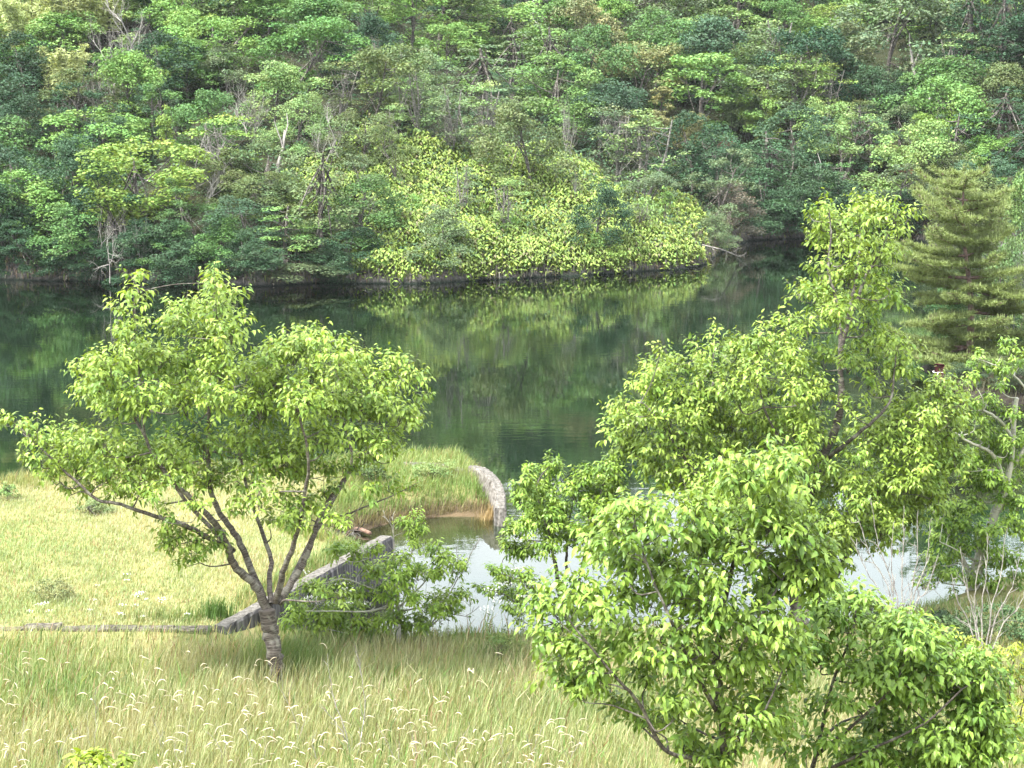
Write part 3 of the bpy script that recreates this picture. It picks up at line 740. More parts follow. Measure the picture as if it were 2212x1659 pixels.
LAND = [
 # kind, u, v, w, h, tone, label, short name
 ('bamboo', 60, 95, 120, 150, BY, 'pale yellow bamboo clump at the left end of the bamboo thicket', 'the leftmost bamboo'),
 ('bamboo', 130, 65, 130, 150, BY, 'tallest pale yellow bamboo clump in the middle of the thicket', 'the tall bamboo'),
 ('bamboo', 205, 40, 130, 130, BY, 'pale yellow bamboo clump directly above the big grey bare tree', 'the upper bamboo'),
 ('bamboo', 280, 25, 110, 110, PG, 'greener bamboo clump at the right end of the bamboo thicket', 'the greener bamboo'),
 ('bamboo', 140, 180, 90, 110, BY, 'small bamboo clump lowest on the slope below the thicket', 'the lowest bamboo'),
 ('bare', 232, 135, 120, 180, WH, 'large grey bare tree standing in front of the pale bamboo thicket', 'the big bare tree'),
 ('bare', 215, 225, 70, 120, WH, 'thin grey bare tree just below the large bare tree by the bamboo', None),
 ('layered', 315, 110, 80, 90, DG, 'dark green shelved pine right of the bare tree by the bamboo', 'the dark shelved pine'),
 ('dense', 345, 180, 140, 110, DG, 'broad dark evergreen with tufted top below the shelved pine', 'the broad dark evergreen'),
 ('broad', 405, 95, 110, 100, FG, 'fresh green round tree above and right of the broad dark evergreen', 'the upper fresh green tree'),
 ('broad', 452, 130, 130, 110, FG, 'bright green clumped tree high on the slope left of centre', 'the clumped green tree'),
 ('broad', 485, 60, 180, 100, PG, 'pale green wide tree below the top edge left of centre', 'the pale wide tree'),
 ('dense', 48, 168, 120, 100, DG, 'dark evergreen dome at the left edge below the bamboo', 'the dark dome'),
 ('broad', 25, 60, 80, 110, FG, 'bluish green tree at the left edge beside the bamboo', None),
 ('broad', 275, 235, 110, 130, FG, 'bright green steep topped tree below the big bare tree', 'the steep green tree'),
 ('dense', 170, 235, 130, 80, OT, 'olive evergreen with pale leaf tips left of the steep green tree', 'the olive evergreen'),
 ('broad', 200, 340, 165, 110, FG, 'light green spreading tree half way up the left slope', 'the spreading light tree'),
 ('narrow', 360, 355, 50, 130, YG, 'narrow pointed yellow green tree between dark evergreens', 'the pointed tree'),
 ('open', 480, 350, 150, 100, YG, 'pale green loose tree with whitish stems above the dead branches', 'the whitish stemmed tree'),
 ('bare', 450, 405, 110, 130, WH, 'grey dead tree of many stems below the whitish stemmed tree', 'the many stemmed dead tree'),
 ('broad', 318, 430, 200, 140, YG, 'big yellow green tree low on the left slope above the lake', 'the big yellow green tree'),
 ('broad', 118, 470, 150, 110, FG, 'green tree with drooping skirts near the dark left shore', 'the drooping green tree'),
 ('bare_shrub', 262, 530, 190, 110, WH, 'sprawling grey leafless shrub reaching over the lake on the left', 'the sprawling bare shrub'),
 ('bare_shrub', 487, 478, 80, 45, WH, 'flat grey twiggy shrub below the many stemmed dead tree', 'the flat twiggy shrub'),
 ('bare_shrub', 548, 505, 40, 30, WH, 'tiny pale twiggy shrub right of the flat twiggy shrub', None),
 ('bare', 605, 440, 80, 70, WH, 'arching dead tree above the small twiggy shrubs on the bluff', 'the arching dead tree'),
 ('dense', 20, 310, 110, 100, DG, 'dark evergreen at the left edge half way up the slope', None),
 ('dense', 45, 400, 120, 90, DG, 'dark green evergreen at the left edge above the drooping green tree', None),
 ('dense', 20, 500, 100, 100, DG, 'very dark evergreen overhanging the shadowed left shore', 'the very dark evergreen'),
 ('dense', 95, 560, 110, 70, DG, 'low dark evergreen touching the water at the far left', None),
 ('dense', 190, 575, 120, 60, BG, 'low bluish evergreen touching the water under the drooping green tree', None),
 ('dense', 390, 560, 120, 80, BG, 'bushy bluish evergreen at the waterline right of the sprawling bare shrub', None),
 ('dense', 470, 555, 100, 80, MG, 'mid green bushy evergreen at the waterline below the flat twiggy shrub', None),
 ('dense', 535, 440, 120, 70, OT, 'olive evergreen shrub right of the many stemmed dead tree', None),
 ('dense', 545, 500, 120, 80, BG, 'bluish grey evergreen behind the tiny twiggy shrub', None),
 ('layered', 612, 520, 130, 80, FG, 'bright green low tree of flat shelves above the grey rocks', 'the bright shelved tree'),
 ('layered', 695, 470, 140, 160, OT, 'olive shelved tree on the bluff left of the ferns', 'the olive shelved tree'),
 ('dense', 735, 560, 110, 70, DG, 'dark bushy evergreen at the left end of the ferns', 'the dark bush by the ferns'),
 ('dense', 640, 590, 150, 40, GG, 'greyish low shrub hugging the rocks at the waterline', None),
 ('dense', 555, 590, 90, 50, BG, 'small bluish shrub at the water left of the grey rocks', None),
 ('bare', 535, 250, 120, 90, LV, 'brownish twiggy bare tree in the middle of the left slope', 'the twiggy brown tree'),
 ('bare', 690, 320, 70, 120, WH, 'whitish bare tree at the upper left corner of the ferns', 'the whitish bare tree'),
 ('snag', 545, 320, 20, 90, WH, 'thin grey dead trunk below the twiggy brown tree', None),
 ('snag', 572, 330, 20, 90, WH, 'second thin grey dead trunk right of the one below the twiggy brown tree', None),
 ('broad', 620, 150, 150, 120, MG, 'mid green rounded tree above the twiggy brown tree', 'the rounded mid green tree'),
 ('bare', 810, 115, 55, 130, WH, 'white stemmed bare tree high above the ferns left of centre', 'the white stemmed bare tree'),
 ('bare', 862, 190, 50, 120, WH, 'slim bare tree right of the white stemmed bare tree', None),
 ('broad', 775, 50, 170, 110, FG, 'fresh green tree above the white stemmed bare tree', 'the top fresh green tree'),
 ('broad', 880, 70, 130, 110, FG, 'bright green tree between the white stemmed bare tree and a larger pale tree', None),
 ('broad', 945, 55, 180, 110, PG, 'large pale green tree at the top left of centre', 'the large pale top tree'),
 ('broad', 980, 150, 120, 100, FG, 'bright green domed tree below the large pale top tree', 'the domed bright tree'),
 ('dense', 770, 130, 110, 100, DG, 'dark green tree behind the white stemmed bare tree', None),
 ('dense', 1068, 45, 130, 90, DG, 'dark bluish evergreen patch below the top edge at centre', 'the dark top evergreen'),
 ('bare', 1190, 35, 120, 90, WH, 'grey leafless tree right of the dark evergreen near the top edge', 'the grey top tree'),
 ('broad', 1120, 95, 170, 100, FG, 'light green wide tree below the dark top evergreen', 'the wide light tree'),
 ('broad', 1215, 95, 120, 100, MG, 'mid green tree below the grey leafless top tree', None),
 ('layered', 1030, 205, 160, 110, GG, 'greyish green shelved tree above the ferns at centre', 'the grey shelved tree'),
 ('layered', 1110, 165, 140, 100, GG, 'second greyish shelved tree uphill and right of the first', None),
 ('layered', 1190, 160, 120, 110, GG, 'flat topped tree with leaning dark trunk above the ferns', 'the leaning flat topped tree'),
 ('broad', 1290, 110, 100, 130, TN, 'tan tinged tree standing tall right of centre on the slope', 'the tall tan tree'),
 ('broad', 1360, 205, 130, 120, TN, 'tan and green rounded tree below the tall tan tree', 'the rounded tan tree'),
 ('narrow', 1425, 262, 60, 90, TN, 'small yellowish tan pointed tree right of the rounded tan tree', None),
 ('dense', 1330, 240, 130, 90, BG, 'bluish dark evergreen left of the small tan pointed tree', None),
 ('dense', 1150, 330, 190, 180, OT, 'big dark olive tree with open crown amid the ferns', 'the big olive tree'),
 ('dense', 872, 350, 110, 130, OT, 'olive tree with dark forked trunk standing in the ferns', 'the forked olive tree'),
 ('open', 845, 290, 90, 110, PG, 'pale slender tree left of centre at the top of the ferns', None),
 ('open', 905, 260, 90, 105, PG, 'pale slender tree above the forked olive tree', 'the slender pale tree'),
 ('open', 975, 290, 95, 105, GG, 'greyish slender tree between the forked and the big olive trees', None),
 ('open', 1045, 300, 100, 120, PG, 'pale slender tree just left of the big olive tree', None),
 ('open', 1000, 420, 90, 110, GG, 'thin pale sapling rising from the ferns left of the big olive tree', None),
 ('bare', 1062, 290, 50, 90, WH, 'white twigged bare tree beside the big olive tree', None),
 ('bare', 1226, 295, 55, 110, WH, 'white branched bare tree right of the big olive tree', 'the white branched tree'),
 ('bare', 1335, 275, 70, 80, WH, 'whitish bare tree at the foot of the rounded tan tree', None),
 ('bare', 1265, 228, 35, 70, WH, 'small whitish bare tree behind the white branched tree', None),
 ('bare', 1240, 400, 45, 100, WH, 'thin bare tree in the ferns below the white branched tree', None),
 ('dense', 1285, 475, 120, 120, DG, 'dark green rounded tree at the right side of the ferns', 'the dark fern side tree'),
 ('open', 1385, 370, 130, 130, PG, 'pale green slender tree at the right end of the fern slope', 'the pale fern side tree'),
 ('open', 1330, 350, 110, 120, GG, 'greyish slender tree above the dark fern side tree', None),
 ('dense', 1535, 435, 120, 110, GG, 'greyish domed shrub tree at the point of the bluff', 'the grey domed tree'),
 ('dense', 1578, 475, 100, 80, LV, 'lilac grey domed shrub leaning over the water at the bluff point', 'the lilac dome'),
 ('narrow', 1440, 455, 45, 90, FG, 'small bright green column tree near the bluff point', 'the bright column tree'),
 ('dense', 1545, 535, 70, 50, GG, 'greyish low shrub dipping its twigs into the lake at the bluff point', None),
 ('broad', 1527, 245, 180, 130, FG, 'large bright green tree uphill from the bluff point', 'the large bright tree'),
 ('broad', 1640, 275, 75, 90, YG, 'small yellow green tree right of the large bright tree', None),
 ('broad', 1643, 195, 150, 70, YG, 'yellow green wide flat tree in the middle of the right slope', 'the wide flat tree'),
 ('bamboo', 1468, 305, 80, 90, TN, 'tan feathery bamboo below the large bright tree', None),
 ('bamboo', 1600, 260, 60, 70, GG, 'grey green feathery bamboo beside the small yellow green tree', None),
 ('open', 1715, 225, 110, 110, PG, 'pale tree with thin trunk right of the wide flat tree', 'the pale thin trunk tree'),
 ('open', 1785, 235, 90, 90, YG, 'yellowish loose tree right of the pale thin trunk tree', None),
 ('dense', 1688, 40, 120, 120, DG, 'dark evergreen dome below the top edge right of centre', 'the right dark dome'),
 ('broad', 1802, 72, 90, 70, YG, 'yellowish green domed tree right of the dark evergreen dome', 'the yellowish dome'),
 ('dense', 1915, 100, 200, 160, GG, 'large greyish green tree high on the right slope', 'the large greyish tree'),
 ('dense', 1830, 140, 110, 90, OT, 'olive brown tree between the yellowish dome and the large greyish tree', None),
 ('cypress', 2096, 95, 95, 190, DG, 'dark cypress at the left of the conifer group at upper right', 'the left cypress'),
 ('cypress', 2165, 100, 90, 190, DG, 'dark cypress with bare lower trunk at upper right', 'the trunked cypress'),
 ('cypress', 2225, 85, 90, 190, DG, 'dark cypress cut by the right edge of the slope', None),
 ('broad', 2030, 40, 170, 60, YG, 'flat wide yellow green tree left of the cypresses', 'the flat topped yellow tree'),
 ('snag', 2010, 160, 20, 90, WH, 'white dead trunk standing left of the cypresses', 'the white dead trunk'),
 ('snag', 1996, 210, 14, 45, WH, 'short white dead stub below the white dead trunk', None),
 ('broad', 2104, 285, 140, 130, FG, 'bright green tall tree below the cypresses', 'the tall right tree'),
 ('broad', 2008, 310, 90, 70, YG, 'yellow green small tree left of the tall right tree', None),
 ('broad', 2140, 360, 90, 70, FG, 'fresh green tree directly behind the top of the pine', None),
 ('snag', 1755, 425, 16, 90, WH, 'pale dead trunk near the far right shore', 'the pale shore trunk'),
 ('bush', 1567, 318, 30, 22, RD, 'small orange red shrub under the large bright tree', None),
 ('bush', 1952, 370, 26, 16, RD, 'tiny orange shrub far up the right shore behind the pine', None),
 ('broad', 1920, 345, 50, 40, TN, 'small yellowish domed tree beside the tiny orange shrub', None),
 ('dense', 1665, 450, 130, 90, BG, 'bluish dark evergreen on the far right shore', 'the far shore evergreen'),
 ('dense', 1760, 470, 120, 90, BG, 'bluish evergreen over the water beside the pale shore trunk', None),
 ('dense', 1840, 470, 120, 80, DG, 'dark evergreen over the water behind the tall cherry top', None),
 ('dense', 1930, 450, 120, 100, GG, 'greyish evergreen on the far shore left of the pine', None),
 ('dense', 1950, 490, 100, 60, DG, 'dark low evergreen on the far shore left of the pine', None),
]
for row in LAND:
    hill_tree(row[0], row[1], row[2], row[3], row[4], row[5], row[6], row[7] if len(row) > 7 else None)

# the rest of the wood, fitted between the trees above
def in_px(u, v, poly): return bool(inside(np.array([u]), np.array([v]), poly)[0])
used_labels = {r[6] for r in LAND}
names_px = [(u, v, s) for (u, v, w, h, s) in PLACED if s]
def place_label(desc, u, v):
    near = sorted(names_px, key=lambda q: (q[0] - u) ** 2 + 1.7 * (q[1] - v) ** 2)[:9]
    def rel(q):
        dx, dy = u - q[0], v - q[1]
        if abs(dx) > 1.2 * abs(dy): return ('right of ' if dx > 0 else 'left of ') + q[2]
        if abs(dy) > 2.4 * abs(dx): return ('below ' if dy > 0 else 'above ') + q[2]
        return ('below and right of ' if dy > 0 and dx > 0 else 'below and left of ' if dy > 0 else 'above and right of ' if dx > 0 else 'above and left of ') + q[2]
    cand = ['%s %s' % (desc, rel(near[0]))]
    cand += ['%s %s' % (desc, rel(q)) for q in near[1:5]]
    for i in range(6):
        for j in range(i + 1, 8):
            if j < len(near): cand.append('%s %s, %s' % (desc, rel(near[i]), rel(near[j])))
    for c in cand:
        if c not in used_labels and 4 <= len(c.replace(',', '').split()) <= 16:
            used_labels.add(c); return c
    return min(cand, key=lambda c: len(c.split()))
KINDWORD = {'broad': 'broadleaf tree', 'dense': 'evergreen tree', 'layered': 'shelved tree', 'open': 'slender tree', 'narrow': 'pointed tree', 'bare': 'bare tree'}
def fill_choice(u, v):
    r = random.random()
    if u < 330 and v > 230: pal = [DG, DG, DG, BG, MG]; kinds = ['dense', 'dense', 'dense', 'broad']  # mostly dark tones: shade of the lower left slope put into tree colour
    elif u < 520 and v > 260: pal = [DG, DG, BG, MG, MG, OT]; kinds = ['dense', 'dense', 'broad', 'broad']
    elif u > 1500 and v > 230: pal = [BG, BG, GG, MG, PG, DG, OT]; kinds = ['dense', 'dense', 'broad', 'open', 'broad', 'layered']
    elif v < 130: pal = [FG, FG, PG, MG, GG, MG, DG]; kinds = ['broad', 'broad', 'broad', 'dense', 'dense']
    else: pal = [MG, GG, FG, BG, OT, PG, DG]; kinds = ['broad', 'dense', 'open', 'broad', 'dense']
    return random.choice(kinds), random.choice(pal)
cells = []
v = -75.0
while v < 545:
    step_v = 30 + 8 * (1 - v / 545)
    u = -110.0
    while u < 2330:
        cells.append((u + random.uniform(-24, 24), v + random.uniform(-14, 14))); u += 58 + 12 * (1 - v / 545)
    v += step_v
random.shuffle(cells)
n_fill = 0
for (u, v) in cells:
    if v > 470 and u > 1500: continue
    if v > 560: continue
    if in_px(u, v, FERN_PX) and random.random() < (0.9 if v < 420 else 0.95): continue
    if in_px(u, v, FERN2_PX) and random.random() < 0.8: continue
    bad = False
    for (pu, pv, pw, ph, ps) in PLACED:
        if abs(pu - u) < 0.27 * (pw + 85) and abs(pv - v) < 0.24 * (ph + 75): bad = True; break
    if bad: continue
    kind, tone = fill_choice(u, v)
    if in_px(u, v, FERN_PX): kind, tone = random.choice(['open', 'open', 'dense']), random.choice([GG, PG, PG, YG, OT])
    wpx = random.uniform(80, 150) * (0.85 if kind == 'open' else 1); hpx = wpx * random.uniform(0.72, 1.0)
    size = 'small' if wpx < 98 else ('large' if wpx > 130 else 'middling')
    lab = place_label('%s %s %s' % (size, TONE[tone], KINDWORD[kind]), u, v)
    if hill_tree(kind, u, v, wpx, hpx, tone, lab, None, group='trees covering the far hillside'): n_fill += 1
# bushes overhanging the waterline
def shore_v(u):
    P = [(-700, 588), (-300, 598), (0, 604), (200, 609), (350, 613), (540, 620), (700, 612), (900, 613), (1100, 603), (1300, 592), (1450, 583), (1515, 575), (1542, 560), (1556, 545), (1585, 530), (1622, 520), (1680, 517), (1760, 515), (1900, 514), (2000, 522)]
    return float(np.interp(u, [q[0] for q in P], [q[1] for q in P]))
for k, u in enumerate(list(np.arange(-40, 570, 47)) + [735, 770] + list(np.arange(1625, 1990, 44))):
    u = u + random.uniform(-12, 12); p = on_z(u, shore_v(u), 0); sc = p[1] / F_PX
    wpx, hpx = random.uniform(90, 150), random.uniform(70, 115)
    x, y = p[0], p[1] + random.uniform(0.25, 1.0); g = max(float(zf(x, y)), 0.15)
    tone = random.choice([DG, DG, DG] if u < 260 else [DG, DG, BG, MG] if u < 600 else [BG, DG, GG, BG])  # darkest tones at far left put the deep shore shade into leaf colour
    tm, cm, w0, h0 = PROTO['dense'][k % 3]
    root = thing('shore_bush', (x, y, g - 0.35), place_label('%s overhanging shore bush' % TONE[tone], u, shore_v(u) - 30), 'bush', 'bushes overhanging the far waterline')
    root.scale = (wpx * sc / w0, wpx * sc / w0, hpx * sc / h0); root.rotation_euler = (0.12, 0, random.uniform(0, 6.28))
    for q in tm: link('trunk', q, root)
    c = link('crown', cm, root); c.color = (*tone, 1)
# shrubs breaking up the fern slope
_k = 0
for _t in range(400):
    u, v = random.uniform(640, 1510), random.uniform(370, 598)
    if _k >= 16: break
    if not (in_px(u, v, FERN_PX) and in_px(u, v + 14, FERN_PX)): continue
    w_ = random.uniform(34, 78) * (0.75 if v > 520 else 1)
    if any(abs(pu - u) < 0.36 * (pw + w_) and abs(pv - v) < 0.3 * (ph + w_) for (pu, pv, pw, ph, ps) in PLACED[-_k - 1:] + PLACED[:len(LAND)]): continue
    tone = random.choice([MG, FG, GG, PG, OT, YG])
    lab = place_label('%s %s fern shrub' % ('broad' if w_ > 62 else 'middling' if w_ > 46 else 'small', TONE[tone]), u, v)
    if hill_tree('bush', u, v, w_, w_ * random.uniform(0.5, 0.75), tone, lab, None, group='low shrubs amid the ferns'): _k += 1
print('hill trees', len(PLACED), 'fill', n_fill)

# ridge wood above and beside what the camera sees, still mirrored in the lake: one mass
rng = np.random.default_rng(77)
mb = MB()
for k in range(330):
    x = rng.uniform(-80, 100); y = rng.uniform(160, 222)
    if rng.random() < 0.35: x = rng.choice([-1, 1]) * rng.uniform(42, 90); y = rng.uniform(104, 150)
    if abs(x) < 0.30 * y + 4 and y < 159: continue
    g = float(zf(x, y))
    if g < 0.5: continue
    w, h = rng.uniform(6, 9), rng.uniform(6, 8.5)
    lobes = [(np.array([x, y, g]) + np.array([w * .45 * r * math.cos(a), w * .45 * r * math.sin(a), h * (0.3 + 0.6 * zz)]), rng.uniform(.9, 1.5))
             for r, a, zz in zip(rng.random(13) ** .5, rng.random(13) * 6.28, rng.random(13))]
    V, F, T = crown_from_lobes(lobes, rng, 13, 0.6, up=0.5)
    c = np.array([FG, MG, PG, DG, GG][rng.integers(0, 5)])
    mb.add(V, f4=F, tint=T * c)
tag(link('ridge_wood', mb.mesh('ridge_wood', M_UNDER)), 'wooded ridge above the hillside trees, mirrored in the lake', 'wood', kind='stuff')
# undergrowth on the hill floor
rng = np.random.default_rng(78)
n = 70000
y = rng.uniform(94, 152, n); x = rng.uniform(-0.33, 0.36, n) * y
g = zf(x, y); ok = g > 0.3
x, y, g = x[ok], y[ok], g[ok]
P = np.stack([x, y, g + rng.uniform(0.05, 0.9, len(x))], -1)
tn = np.array(BG)[None] * (0.6 + 1.1 * vnoise(x * 0.35, y * 0.35, 4))[:, None] * np.stack([0.9 + 0.5 * vnoise(x * .2, y * .2, 6), np.ones(len(x)), np.ones(len(x))], -1) * rng.normal(1, .15, (len(x), 1))
V, F, T = leaf_quads(P, unit(rng.normal(0, 0.8, P.shape) + np.array([0, -0.3, 1])), 0.22, 0.5, rng, np.clip(tn, 0.01, 1))
tag(link('undergrowth', mesh_np('undergrowth', V, [F], M_UNDER, T)), 'dark low undergrowth between the trees of the hillside', 'undergrowth', kind='stuff')

# ferns
rng = np.random.default_rng(79)
def fern_cover(n):
    u = rng.uniform(590, 1540, n * 6); v = rng.uniform(280, 615, n * 6)
    ok = inside(u, v, FERN_PX) | inside(u, v, FERN2_PX)
    dens = fbm(u / 60, v / 40, 31)
    ok &= (dens > 0.40) | (rng.random(len(u)) < 0.25)
    u, v = u[ok][:n], v[ok][:n]
    B = [hill_hit(a, b, 0.0) for a, b in zip(u, v)]
    return np.array([b for b in B if b is not None])
B = fern_cover(36000)
n = len(B)
B[:, :2] += rng.normal(0, 0.2, (n, 2)); B[:, 2] = zf(B[:, 0], B[:, 1]) + 1.1 * np.clip(fbm(B[:, 0] * .55, B[:, 1] * .55, 44) - 0.35, 0, 1)
az = rng.normal(-math.pi / 2, 1.15, n)
D = np.stack([np.cos(az), np.sin(az), np.zeros(n)], -1); S = np.stack([-np.sin(az), np.cos(az), np.zeros(n)], -1)
L = rng.uniform(0.16, 0.46, n) * (0.8 + 0.4 * vnoise(B[:, 0] * .4, B[:, 1] * .4, 8)); hgt = rng.uniform(0.05, 0.65, n)
V = []
st = [(0.0, -0.55, 0.3), (0.26, 0.5, 1.0), (0.48, 0.95, 0.45), (0.70, 0.95, 0.95), (1.05, 0.35, 0.08)]
NS = len(st)
for t, zz, ww in st:
    mid = B + D * (L * t)[:, None] + np.array([0, 0, 1]) * (hgt * 0.6 + hgt * 0.45 * zz)[:, None]
    wd = (L * 0.20 * ww)[:, None]
    drop = np.array([0, 0, 1]) * (L * 0.12 * ww)[:, None]
    V += [mid - S * wd - drop, mid, mid + S * wd - drop]
V = np.stack(V, 1)                        
f = []
for k in range(NS - 1): f += [(3 * k, 3 * k + 1, 3 * k + 4, 3 * k + 3), (3 * k + 1, 3 * k + 2, 3 * k + 5, 3 * k + 4)]
F = (np.arange(n) * 3 * NS)[:, None, None] + np.array(f)[None]
tn = np.ones((n, 3)) * (0.72 + 0.5 * fbm(B[:, 0] * .5, B[:, 1] * .5, 41))[:, None] * np.clip(rng.normal(.95, .32, (n, 1)), .35, 1.5)
brown = (rng.random(n) < 0.07)[:, None]
tn = np.where(brown, np.array([0.75, 0.5, 1.2]), tn * np.stack([rng.normal(1, .08, n), np.ones(n), np.ones(n)], -1))
tag(link('fern_cover', mesh_np('fern_cover', V.reshape(-1, 3), [F.reshape(-1, 4)], M_FERN, np.repeat(tn, 3 * NS, 0))), 'bright yellow green ferns covering the bluff above the lake', 'ferns', kind='stuff')

# dry grass, roots and small leaves hanging on the rocky bank at the waterline
shore = np.array(FAR_SHORE[2:21]); seg = np.linalg.norm(np.diff(shore, axis=0), axis=1); cum = np.concatenate([[0], np.cumsum(seg)])
n = 6000
t = rng.uniform(0, cum[-1], n); i = np.clip(np.searchsorted(cum, t) - 1, 0, len(seg) - 1); q = ((t - cum[i]) / seg[i])[:, None]
b = shore[i] * (1 - q) + shore[i + 1] * q
dr = np.diff(shore, axis=0)[i] / seg[i][:, None]; inn = np.stack([-dr[:, 1], dr[:, 0]], -1)
off = rng.uniform(0.1, 1.6, n)
b = b + inn * off[:, None]
z = np.maximum(zf(b[:, 0], b[:, 1]), 0.1)
P = np.stack([b[:, 0], b[:, 1], z + rng.uniform(0.0, 0.35, n)], -1)
ln = rng.uniform(0.2, 0.65, n)
dd = unit(np.stack([-inn[:, 0], -inn[:, 1], np.zeros(n)], -1) + rng.normal(0, .5, (n, 3))); sd = unit(np.cross(dd, np.array([0, 0, 1.0])))
w = rng.uniform(0.012, 0.05, n)[:, None]
a0 = P; a1 = P + dd * (ln * .45)[:, None] + np.array([0, 0, .02]); a2 = P + dd * (ln * .6)[:, None] - np.array([0, 0, 1]) * (ln * .7)[:, None]
a2[:, 2] = np.maximum(a2[:, 2], 0.03)
V = np.stack([a0 - sd * w, a0 + sd * w, a1 - sd * w, a1 + sd * w, a2], 1)
F4 = (np.arange(n) * 5)[:, None] + np.array([[0, 1, 3, 2]]); F3 = (np.arange(n) * 5)[:, None] + np.array([[2, 3, 4]])
pal = np.array([(0.12, 0.105, 0.085), (0.20, 0.185, 0.165), (0.08, 0.10, 0.04), (0.10, 0.075, 0.055), (0.13, 0.17, 0.05)])
tn = pal[rng.integers(0, 5, n)] * rng.normal(1, .15, (n, 1))
tag(link('bank_growth', mesh_np('bank_growth', V.reshape(-1, 3), [F4, F3], M_UNDER, np.repeat(tn, 5, 0))), 'dry grass and roots hanging over the rocky far bank', 'bank growth', kind='stuff')

# ------------------------------------------------------------------ near trees
def leaf_variants():
    out = []
    for k, (wd, arch, fold) in enumerate([(0.44, 0.55, 0.09), (0.48, 0.42, 0.12), (0.40, 0.70, 0.06)]):
        xs_ = [0.0, 0.30, 0.68, 1.0]; hw = [0.0, 0.5 * wd, 0.40 * wd, 0.0]
        V, idx = [], []
        for x, h in zip(xs_, hw):
            z = -arch * x * x
            if h == 0: idx.append((len(V),)); V.append((x - .06 * arch, 0, z))
            else:
                idx.append((len(V), len(V) + 1, len(V) + 2))
                V += [(x, -h, z + fold * h * 2), (x, 0, z), (x, h, z + fold * h * 2)]
        F4, F3 = [], []
        p, q = idx[1], idx[2]
        F4 += [(p[0], p[1], q[1], q[0]), (p[1], p[2], q[2], q[1])]
        F3 += [(q[0], q[1], idx[3][0]), (q[1], q[2], idx[3][0]), (idx[0][0], p[1], p[0]), (idx[0][0], p[2], p[1])]
        out.append((np.array(V), np.array(F4), np.array(F3)))
    return out
LEAFV = leaf_variants()
LEAF_ME = []
for V, F4, F3 in LEAFV:
    LEAF_ME.append(mesh_np('leaf', V, [F4, F3], M_LEAF, np.ones((len(V), 3))))
def leaf_frames(pos, axis, up, length):
    X = unit(axis); Z = unit(up - X * np.sum(up * X, -1, keepdims=True)); Y = np.cross(Z, X)
    return pos, X, Y, Z, length
def leaves_mesh(fr, var, tint, name, origin):
    pos, X, Y, Z, L = fr
    Vs, Fs4, Fs3, Ts, off = [], [], [], [], 0
    for k in range(3):
        m = var == k
        if not m.any(): continue
        V, F4, F3 = LEAFV[k]
        W = pos[m][:, None] + L[m][:, None, None] * (V[None, :, 0:1] * X[m][:, None] + V[None, :, 1:2] * Y[m][:, None] + V[None, :, 2:3] * Z[m][:, None])
        c = (np.arange(m.sum()) * len(V) + off)[:, None, None]
        Vs.append(W.reshape(-1, 3)); Fs4.append((F4[None] + c).reshape(-1, 4)); Fs3.append((F3[None] + c).reshape(-1, 3)); Ts.append(np.repeat(tint[m], len(V), 0))
        off += m.sum() * len(V)
    return mesh_np(name, np.concatenate(Vs) - origin, [np.concatenate(Fs4), np.concatenate(Fs3)], M_LEAF, np.concatenate(Ts))

